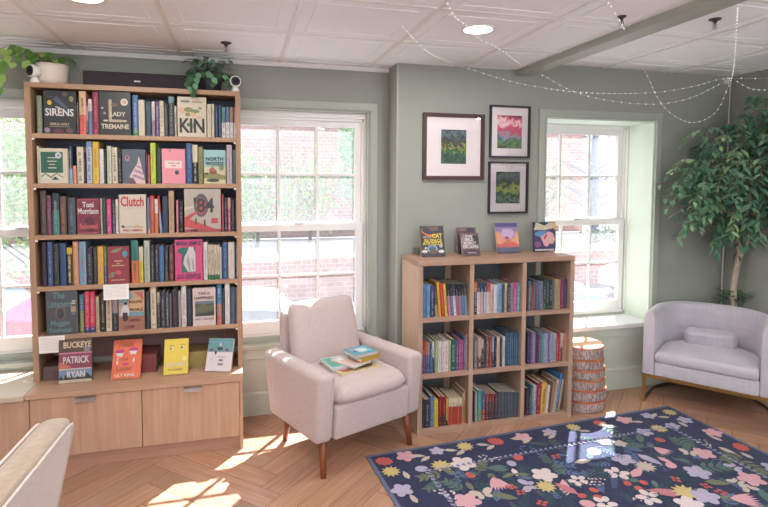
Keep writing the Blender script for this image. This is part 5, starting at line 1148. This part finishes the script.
while nb < 230:
    cx_, cy_, cz_, cr = rnd.choices(cent, [c[3]**2 for c in cent])[0]
    d = rv(rnd)
    if d.length > 1: continue
    e = Vector((cx_, cy_, cz_))+Vector((d.x*cr, d.y*cr, d.z*cr*.85))
    if not inside(e): continue
    nb += 1
    s0 = Vector((.02, -.04, min(1.9, max(1.15, e.z-.25+rnd.uniform(-.1, .1)))))
    # twig arching out then drooping
    b0 = e.lerp(s0, rnd.uniform(.28, .45)); b0.z += .03
    tip = e+Vector(((e.x-s0.x)*.2, (e.y-s0.y)*.2, -.09-rnd.random()*.05))
    if not inside(tip): tip = e+Vector((-.03, -.03, -.09))
    pth = [b0, b0.lerp(e, .5)+Vector((0, 0, .035)), e, tip]
    if nb % 3 == 0: brm.tube([s0, s0.lerp(b0, .5)+Vector((0, 0, .04)), b0], .0035, TR, n=5, cap=False)
    brm.tube(pth, [.0028, .0024, .0018, .001], TR, n=4, cap=False)
    mm = rnd.choice('aaabbbcb'); axis = (tip-b0)
    for k in range(11):
        t = .25+.75*k/10; seg_ = t*3; i = min(2, int(seg_)); p = pth[i].lerp(pth[i+1], seg_-i)
        side = Vector((axis.y, -axis.x, 0)).normalized()*(1 if k % 2 else -1)
        dd = side*.8+axis.normalized()*.9+Vector((0, 0, -.25))+rv(rnd)*.3
        l = rnd.uniform(.058, .092)
        if inside(p+dd.normalized()*l): leafmesh(lf, p, dd, Vector((0, 0, 1))+rv(rnd)*.35, l, l*.4, G[rnd.choice([mm, mm, 'b'])])
brm.build('branches', r, smooth=True); o = lf.build('foliage', r, smooth=True)
lf = MB()
for k in range(60):
    a = rnd.uniform(0, 6.28); rr = rnd.uniform(.01, .13); p = Vector((-.0+rr*math.cos(a)*1.3, -.02+rr*math.sin(a)*.7, rnd.uniform(.66, .74)))
    if inside(p*1.15): leafmesh(lf, p, Vector((math.cos(a), math.sin(a)*.5, .5)), Vector((0, 0, 1))+rv(rnd)*.3, .065, .032, G[rnd.choice('abp')])
for k in range(14):
    a = rnd.uniform(0, 6.28); rr = .06; lf.tube([(0, 0, .15), (rr*math.cos(a)*.5, -.02+rr*math.sin(a)*.3, .45), (rr*math.cos(a)*1.3, -.02+rr*math.sin(a)*.7, .7)], .002, G['a'], n=4)
lf.build('low_leaves', r, smooth=True)

def pothos(name, loc, pot_prof, pm, label, leaves, vines, rnd, m1='p', m2='q', ls=.05):
    r = empty(name, loc); tag(r, label, 'plant', 'trailing plants on top of the tall bookcase')
    q = MB(); q.lathe(pot_prof, pm, n=40); q.build('pot', r, smooth=True)
    q = MB(); s = MB(); top = pot_prof[-1][1] if len(pot_prof) < 4 else max(p[1] for p in pot_prof)
    for (dx, dy, dz) in leaves:
        dz = min(dz, ZC-.035-loc[2]-top)
        p = Vector((dx, dy, top+dz)); s.tube([(dx*.3, dy*.3, top-.02), (dx*.7, dy*.7, top+dz*.9+.01), p], .0014, G[m1], n=4)
        leafmesh(q, p, Vector((dx, dy-.02, -.02)).normalized()+rv(rnd)*.4, Vector((0, -.35, 1)), ls*rnd.uniform(.8, 1.2), ls*.72, G[rnd.choice([m1, m1, m2])], .12, .35)
    for v in vines:
        v = [Vector(p) for p in v]; s.tube(v, .0018, G[m1], n=5)
        for i in range(1, len(v)):
            for t in (.0, .5):
                p = v[i-1].lerp(v[i], t+.4); dd = Vector((rnd.uniform(-.6, .6), -.5, -.7))
                leafmesh(q, p, dd, Vector((0, -1, .3))+rv(rnd)*.3, ls*rnd.uniform(.9, 1.35), ls*.8, G[rnd.choice([m1, m2])], .1, .15)
    s.build('stems', r, smooth=True); q.build('leaves', r, smooth=True)
rnd = random.Random(21)
zt = bz1+.0005
pA = ony(51.5, 80, 3.56)
lv = [(rnd.uniform(-.085, .09), rnd.uniform(-.07, .05), rnd.uniform(.0, .065)) for _ in range(26)]
pothos('potted_pothos', (pA.x, 3.57, zt), [(.06, 0), (.08, .03), (.087, .10), (.088, .12), (.08, .12), (.078, .1)], mat((226, 212, 200), .5, .03, 10), 'trailing green vine in a white pot, left end of the tall bookcase top', lv,
       [[(-.05, -.02, .16), (-.1, -.06, .19), (-.15, -.09, .2), (-.19, -.1, .14), (-.2, -.11, .06)], [(-.06, 0, .16), (-.13, -.03, .2), (-.2, -.02, .22), (-.22, -.02, .17)], [(-.05, -.03, .15), (-.14, -.08, .16), (-.23, -.1, .12), (-.27, -.1, .05), (-.26, -.1, -.02)],
        [(-.2, -.06, .2), (-.26, -.08, .17), (-.3, -.09, .1), (-.31, -.09, .02)], [(-.04, -.04, .15), (-.16, -.13, .1), (-.22, -.14, .03), (-.21, -.15, -.05)]], rnd)
pB = ony(209, 80, 3.56)
lv = [(rnd.uniform(-.125, .12), rnd.uniform(-.09, .05), rnd.uniform(-.03, .10)) for _ in range(84)]
pothos('potted_ivy', (pB.x, 3.57, zt), [(.055, 0), (.07, .02), (.085, .11), (.088, .12), (.08, .12), (.078, .1)], mat((46, 44, 50), .5, .03, 12), 'dense dark green ivy in a black pot, right end of the tall bookcase top', lv,
       [[(-.02, -.07, .12), (-.06, -.12, .1), (-.08, -.13, .03), (-.075, -.14, -.02)], [(-.06, -.05, .13), (-.11, -.09, .1), (-.13, -.1, .04)], [(-.05, -.06, .12), (-.1, -.1, .08), (-.11, -.12, .01)], [(.05, -.06, .12), (.1, -.09, .1), (.12, -.09, .04)], [(0, -.07, .13), (.02, -.12, .1), (.03, -.13, .04)]], rnd, 'd', 'b', .044)

# ------------------------------------------------------------------ cameras and sound bar
def camera_thing(px, py, rz, label, s=1.0):
    p = ony(px, py, 3.48)
    r = empty('security_camera', (p.x, 3.49, zt), rz); tag(r, label, 'camera', 'small white cameras on the tall bookcase')
    W = mat((232, 228, 226), .35, .01, 10, name='white_plastic')
    q = MB(); q.lathe([(.026*s, 0), (.027*s, .008), (.022*s, .022), (.013*s, .032), (.011*s, .036)], W, n=28); q.build('base', r, smooth=True)
    X = Matrix.Translation((0, -.004, .067*s)) @ Matrix.Rotation(math.radians(90), 4, 'X')
    q = MB(); q.lathe([(.02*s, -.03*s), (.032*s, -.022*s), (.036*s, 0), (.035*s, .018*s), (.031*s, .024*s)], W, n=32, X=X); h_ = q.build('head', r, smooth=True)
    q = MB(); q.lathe([(.029*s, .02*s), (.028*s, .0262*s)], BLACK, n=28, X=X); q.lathe([(.012*s, .026*s), (.010*s, .0285*s)], mat((20, 26, 40), .1), n=20, X=X); q.build('lens', r)
camera_thing(34, 70, math.radians(-38), 'white round camera beside the white pot, tilted towards the left window')
camera_thing(235, 80, math.radians(8), 'white round camera facing forward at the right end of tall bookcase top', .95)
A = ony(82.5, 70, 3.6); B = ony(189, 76, 3.6)
r = empty('sound_bar', ((A.x+B.x)/2, 3.60, zt)); tag(r, 'long dark sound bar lying on top of the tall bookcase', 'speaker')
w = (B.x-A.x); q = MB(); q.box(-w/2, w/2, 0, .075, 0, A.z-zt, mat((56, 48, 54), .8, .2, 400, name='speaker_cloth')); q.build('body', r, bevel=.006, seg=3)
q = MB(); q.box(-.018, .018, -.0012, .0006, .052, .060, mat((206, 206, 210), .3)); q.box(-w/2+.14, -w/2+.146, -.001, .0006, .02, .026, mat((140, 130, 130), .4)); q.build('badge', r)

# ------------------------------------------------------------------ string lights and corner cable
WIRE = mat((214, 216, 210), .35, .02, 20, name='pale_wire'); BULB = emit((255, 250, 236), 1.1, 'fairy_bulb')
def strand(pts, label, step=.045, rb=.0036):
    """pts are world points; a thin wire threaded with small bulbs"""
    r = empty('string_light', pts[0]); tag(r, label, 'string light', 'fairy light strands near the ceiling')
    o0 = Vector(pts[0]); P_ = [Vector(p)-o0 for p in pts]
    # smooth with Catmull-Rom
    sm = []
    for i in range(len(P_)-1):
        p0, p1, p2, p3 = P_[max(0, i-1)], P_[i], P_[i+1], P_[min(len(P_)-1, i+2)]
        for k in range(8):
            t = k/8; sm.append(.5*((2*p1)+(p2-p0)*t+(2*p0-5*p1+4*p2-p3)*t*t+(3*p1-p0-3*p2+p3)*t**3))
    sm.append(P_[-1])
    q = MB(); q.tube(sm, .0010, WIRE, n=5); q.build('wire', r, smooth=True)
    q = MB(); acc = 0
    for a, b in zip(sm, sm[1:]):
        acc += (b-a).length
        if acc > step: acc = 0; q.ball(b, rb, BULB, 7, 5)
    q.build('bulbs', r, smooth=True)
YW = 3.47
def cp(x, y, z=ZC): p = onz(x, y, z-.012); return tuple(p)
def wp(x, y, Y=YW): return tuple(ony(x, y, Y))
hub = ony(732, 78, 3.44); hub = (min(hub.x, 3.775), 3.44, hub.z)
strand([cp(446, 0), cp(455, 17), cp(468, 27), cp(480, 39), cp(494, 45.6), cp(508, 55), cp(517, 62), wp(528, 68.5, 3.44), wp(545, 76.5), wp(570, 90), wp(600, 99), wp(634, 103.5), wp(665, 103.5), wp(693, 97), wp(716, 86), hub], 'fairy light strand sagging over the window, its lower middle droop')
strand([cp(400, 24), cp(415, 40), cp(432, 54.5), wp(459, 65.5, 3.485), wp(475, 70.5), wp(500, 78.5), wp(530, 85.5), wp(575, 92), wp(620, 93.5), wp(660, 92), wp(695, 86), wp(716, 80), hub], 'fairy light strand running nearly level across the wall from above the pictures')
strand([cp(606, 0), cp(612, 8), cp(622, 25, 2.33), wp(629, 38.5, 2.95), wp(637, 58.6, 3.3), wp(645, 71.6, 3.46), wp(651, 84), wp(657, 97), wp(668, 111), wp(682, 120), wp(694, 122.5), wp(708, 118), wp(719, 108), wp(726, 92), hub], 'fairy light strand hanging in a deep loop beside the tree', .04)
strand([cp(738, 0, ZC2), cp(737, 20, ZC2), cp(735.5, 47, ZC2), cp(734, 66, ZC2), hub], 'fairy light strand running down the ceiling to the corner hook')
strand([hub, tuple(onz(742, 83, 2.28)) if False else (3.77, 3.3, 2.30), (3.77, 3.12, 2.27), (3.775, 2.95, 2.29), (3.775, 2.84, 2.36), (3.775, 2.7, 2.40)], 'fairy light strand drooping along the right wall from the corner', .04)
strand([hub, (3.775, 3.2, 2.36), (3.775, 2.95, 2.34), (3.775, 2.7, 2.36), (3.775, 2.4, 2.38)], 'higher fairy light strand along the right wall, above the drooping one', .07)
r = empty('wall_hook', (hub[0]-.004, 3.455, hub[2]-.02)); tag(r, 'small white hook gathering the fairy lights in the wall corner', 'hook')
q = MB(); q.box(-.012, .012, .012, .045, -.02, .03, WHITE); q.build('plate', r, bevel=.002)
q = MB(); q.tube([(0, .012, .01), (0, -.008, .0), (0, -.012, -.018), (0, 0, -.028), (0, .004, -.02)], .003, WHITE); q.build('prong', r, smooth=True)
q = MB(); q.tube([(3.772, 3.486, hub[2]-.04), (3.775, 3.486, 1.6), (3.772, 3.487, .9), (3.776, 3.487, .0+.18)], .0055, WIRE, n=8); tag(q.build('cable', smooth=True), 'thin white cable running down the wall corner behind the tree', 'cable')

# ------------------------------------------------------------------ outside
GZ, TZ = -1.55, -.55
q = MB(); q.box(-40, 50, 4.0, 70, GZ-.1, GZ, mat((112, 112, 116), .9, .05, 1, name='sunlit_paving')); struct(q.build('ground'))
BR = brickmat('street_brick', (176, 120, 106), (150, 98, 88), (190, 180, 172))
q = MB(); q.box(-20, 26, 14.2, 14.5, GZ, TZ+.02, BR); o = q.build('low_brick_wall'); tag(o, 'low red brick retaining wall across the street, seen through the windows', 'wall')
q = MB(); q.box(-20, 26, 14.5, 19.8, GZ, TZ, mat((200, 198, 196), .9, .04, 1, name='pale_terrace')); struct(q.build('terrace'))
r = empty('brick_building', (0, 20, TZ)); tag(r, 'long brick building across the street behind the shrubs', 'building')
BR2 = brickmat('building_brick', (178, 132, 120), (156, 110, 100), (196, 184, 178))
q = MB(); q.box(-22, 14.2, .1, 6, 0, 6.6, BR2); q.build('wall', r)
q = MB(); q.box(-22.2, 14.4, -.1, 6.2, 6.6, 6.9, WHITE); q.build('roof_edge', r)
for x in (-12, -7.5):
    q = MB(); q.box(x-.6, x+.6, .04, .12, 1.4, 3.4, WHITE); w_ = q.build('window', r); q = MB(); q.box(x-.5, x+.5, .02, .05, 1.5, 3.3, mat((90, 104, 116), .2)); q.build('pane', w_)
def bush(x, y, z, w, h, n_, cols, label, nm, seed, trunk=0, cat='shrub', grp=None):
    r = empty(nm, (x, y, z)); tag(r, label, cat, grp); rnd = random.Random(seed); q = MB(); k = 0
    ms = [mat(c, .6, .1, 8, name='outdoor_leaf_%d_%d_%d' % c) for c in cols]
    lumps = [(rnd.uniform(-.6, .6)*w/2, rnd.uniform(-.3, .3)*w/2, trunk+h*rnd.uniform(.25, .8), rnd.uniform(.3, .5)) for _ in range(9)]
    while k < n_:
        L_ = rnd.choice(lumps); d = rv(rnd).normalized()*rnd.uniform(.6, 1)
        p = Vector((L_[0]+d.x*w/2*L_[3]*1.3, L_[1]+d.y*w/2*L_[3], max(.05, L_[2]+d.z*h*L_[3]*.8)))
        leafmesh(q, p, rv(rnd)+Vector((0, 0, -.2)), rv(rnd), rnd.uniform(.09, .17), .07, rnd.choice(ms)); k += 1
    q.build('foliage', r)
    if 1:
        q = MB(); q.tube([(0, 0, 0), (.03*w, 0, (trunk+h*.4)*.5), (0, 0, trunk+h*.6)], [.06*(1+trunk*.5), .05*(1+trunk*.3), .02], mat((112, 96, 86), .9, .2, 10), n=8)
        for b in range(8):
            a = rnd.uniform(0, 6.28); zz = trunk+h*rnd.uniform(.1, .5); q.tube([(0, 0, zz), (math.cos(a)*w*.2, math.sin(a)*w*.2, zz+h*.15), (math.cos(a)*w*.4, math.sin(a)*w*.3, zz+h*.3)], [.025, .016, .006], mat((112, 96, 86), .9, .2, 10), n=5)
        q.build('trunk', r, smooth=True)
g1 = [(130, 168, 96), (160, 190, 110), (108, 150, 86)]; g2 = [(120, 176, 120), (96, 150, 100), (150, 190, 130)]
bush(.6, 17.6, TZ, 2.8, 3.2, 3200, g1, 'yellow-green shrub left in the middle window view', 'garden_shrub', 1, 0, 'shrub', 'shrubs before the brick building')
bush(2.4, 18.6, TZ, 2.2, 3.4, 1300, [(186, 200, 120), (150, 180, 110)], 'sparse yellow-green shrub centred in the middle window view', 'garden_shrub', 2, 0, 'shrub', 'shrubs before the brick building')
bush(3.9, 16.6, TZ, 2.4, 4.2, 4200, g2, 'dense blue-green small tree at right of the middle window view', 'garden_tree', 3, .6, 'tree')
bush(-4.1, 12.6, GZ, 4.4, 5.0, 7000, [(150, 196, 110), (120, 170, 90), (176, 206, 130)], 'bright green leafy tree filling the left window view', 'garden_tree', 4, .6, 'tree')
bush(11.2, 18.2, TZ, 2.2, 3.2, 1000, [(150, 180, 130), (190, 190, 140)], 'thin pale green shrub left in the right window view', 'garden_shrub', 6, 0, 'shrub', 'shrubs before the brick building')
bush(13.2, 16.0, TZ, 3.4, .55, 900, [(150, 160, 140), (130, 146, 130)], 'low grey-green hedge across the right window view', 'garden_hedge', 8)
# bare tree seen in the right-hand window
r = empty('bare_tree', (12.9, 17.6, TZ)); tag(r, 'grey bare tree trunk and branches in the right window view', 'tree')
rnd = random.Random(8); TB_ = mat((120, 126, 140), .9, .2, 10, name='grey_trunk')
q = MB(); q.tube([(0, 0, 0), (.03, 0, 1.5), (-.03, 0, 3.0), (.04, 0, 4.8)], [.22, .2, .15, .07], TB_, n=12); q.build('trunk', r, smooth=True)
q = MB()
for k in range(46):
    z0 = rnd.uniform(1.0, 4.4); a = rnd.choice([0, PI])+rnd.uniform(-.8, .8); l = rnd.uniform(.7, 2.0); p1 = Vector((math.cos(a)*l*.5, math.sin(a)*l*.3, z0+l*.25)); p2 = p1+Vector((math.cos(a+.3)*l*.6, math.sin(a)*l*.3, l*.3))
    q.tube([(0, 0, z0), p1, p2], [.035, .02, .008], TB_, n=5); q.tube([p1, p1+Vector((math.cos(a)*l*.3, .1, -l*.1+.2))], [.012, .005], TB_, n=4)
q.build('branches', r, smooth=True)
# parked cars
def car(x, y, rz, c, label, L_=4.3, hgt=1.42, zg=None):
    r = empty('parked_car', (x, y, GZ if zg is None else zg), rz); tag(r, label, 'car'); m = mat(c, .5, .03, 2, spec=.2, name='car_paint_%d_%d_%d' % c)
    h = hgt; q = MB(); hl = L_/2
    q.prism([(-hl, .3), (-hl+.02, .62), (-hl+.12, .78), (-hl+.9, .88), (hl-1.0, .92), (hl-.1, .84), (hl, .6), (hl-.02, .3)], -.86, .86, m, 'xz'); q.build('body', r, smooth=True, bevel=.06, seg=3)
    q = MB(); q.prism([(-hl+.85, .86), (-hl+1.45, h-.03), (-hl+1.7, h), (hl-1.5, h), (hl-1.1, h-.06), (hl-.55, .88)], -.72, .72, m, 'xz'); q.build('roof', r, smooth=True, bevel=.06, seg=3)
    g_ = mat((70, 84, 98), .1, .02, 5, name='car_glass')
    q = MB(); q.prism([(-hl+1.02, .9), (-hl+1.48, h-.09), (0, h-.07), (0, .9)], -.735, .735, g_, 'xz'); q.prism([(.06, .9), (.06, h-.07), (hl-1.45, h-.08), (hl-1.12, h-.14), (hl-.75, .92)], -.735, .735, g_, 'xz'); q.build('side_windows', r)
    q = MB(); q.prism([(-hl+.83, .87), (-hl+1.38, h-.06), (-hl+1.42, h-.06), (-hl+.9, .87)], -.62, .62, g_, 'xz'); q.prism([(hl-.53, .9), (hl-1.06, h-.1), (hl-1.1, h-.1), (hl-.62, .9)], -.62, .62, g_, 'xz'); q.build('windscreens', r)
    for sx in (-hl+.78, hl-.78):
        for sy in (-.80, .80):
            X = Matrix.Translation((sx, sy, .32)) @ Matrix.Rotation(PI/2, 4, 'X')
            q = MB(); q.lathe([(.3, -.1), (.32, -.08), (.32, .08), (.3, .1)], BLACK, n=28, X=X); q.lathe([(.2, -.11), (.2, .11)], METAL, n=20, X=X); q.build('wheel', r)
    q = MB()
    for sy in (-.62, .62): q.box(-hl-.005, -hl+.1, sy-.14, sy+.14, .6, .72, WHITE); q.box(hl-.1, hl+.005, sy-.14, sy+.14, .64, .78, mat((190, 40, 40), .3))
    q.build('lamps', r)
car(-.05, 8.3, math.radians(4), (150, 180, 214), 'light blue car parked outside the middle window', 3.6)
car(5.4, 10.6, math.radians(-14), (120, 156, 196), 'blue car parked outside the right window', 4.2)
car(11.9, 12.4, math.radians(8), (226, 228, 232), 'white car parked further off in the right window view')
car(-4.55, 8.9, PI, (206, 12, 56), 'bright red car parked outside the left window', 4.6, 1.45, GZ+.45)
q = MB(); q.box(-8, -2.05, 7.4, 10.4, GZ-.05, GZ+.45, mat((150, 148, 146), .9, .05, 1, name='raised_drive')); struct(q.build('ramp'))

# ------------------------------------------------------------------ light
# added uplights, unseen behind the camera, filling the room off the ceiling
for x, y in ((-2.4, -.6), (.3, -1.6), (2.9, -.6)):
    ld = bpy.data.lights.new('added_uplight', 'AREA'); ld.shape = 'DISK'; ld.size = .35; ld.energy = 46; ld.color = (.93, .97, 1)
    lo = bpy.data.objects.new('added_uplight', ld); C.objects.link(lo); lo.location = (x, y, 1.55); lo.rotation_euler = (PI, 0, 0)
w = bpy.data.worlds.new('sky'); bpy.context.scene.world = w; w.use_nodes = True
N = w.node_tree.nodes; K = w.node_tree.links; bg = N['Background']
tc = N.new('ShaderNodeTexCoord'); sp = N.new('ShaderNodeSeparateXYZ'); K.new(tc.outputs['Generated'], sp.inputs[0])
rp = N.new('ShaderNodeValToRGB'); rp.color_ramp.elements[0].color = (.88, .94, 1, 1); rp.color_ramp.elements[1].color = (.72, .84, 1, 1); rp.color_ramp.elements[1].position = .8
K.new(sp.outputs['Z'], rp.inputs[0]); K.new(rp.outputs[0], bg.inputs['Color']); bg.inputs['Strength'].default_value = 1.5
sl = bpy.data.lights.new('sun', 'SUN'); sl.energy = 22; sl.angle = math.radians(.6); sl.color = (1, .975, .94)
so = bpy.data.objects.new('sun', sl); C.objects.link(so)
az, el = math.radians(36.5), math.radians(52)
so.rotation_euler = Vector((math.sin(az)*math.cos(el), math.cos(az)*math.cos(el), math.sin(el))).to_track_quat('Z', 'Y').to_euler()
vs_ = bpy.context.scene.view_settings; vs_.view_transform = 'Standard'; vs_.look = 'None'; vs_.gamma = 1; vs_.exposure = .4; vs_.use_curve_mapping = False

for o in bpy.data.objects:
    if 'label' in o and not 4 <= len(o['label'].split()) <= 16: print('LABELLEN', o.name, len(o['label'].split()), o['label'])
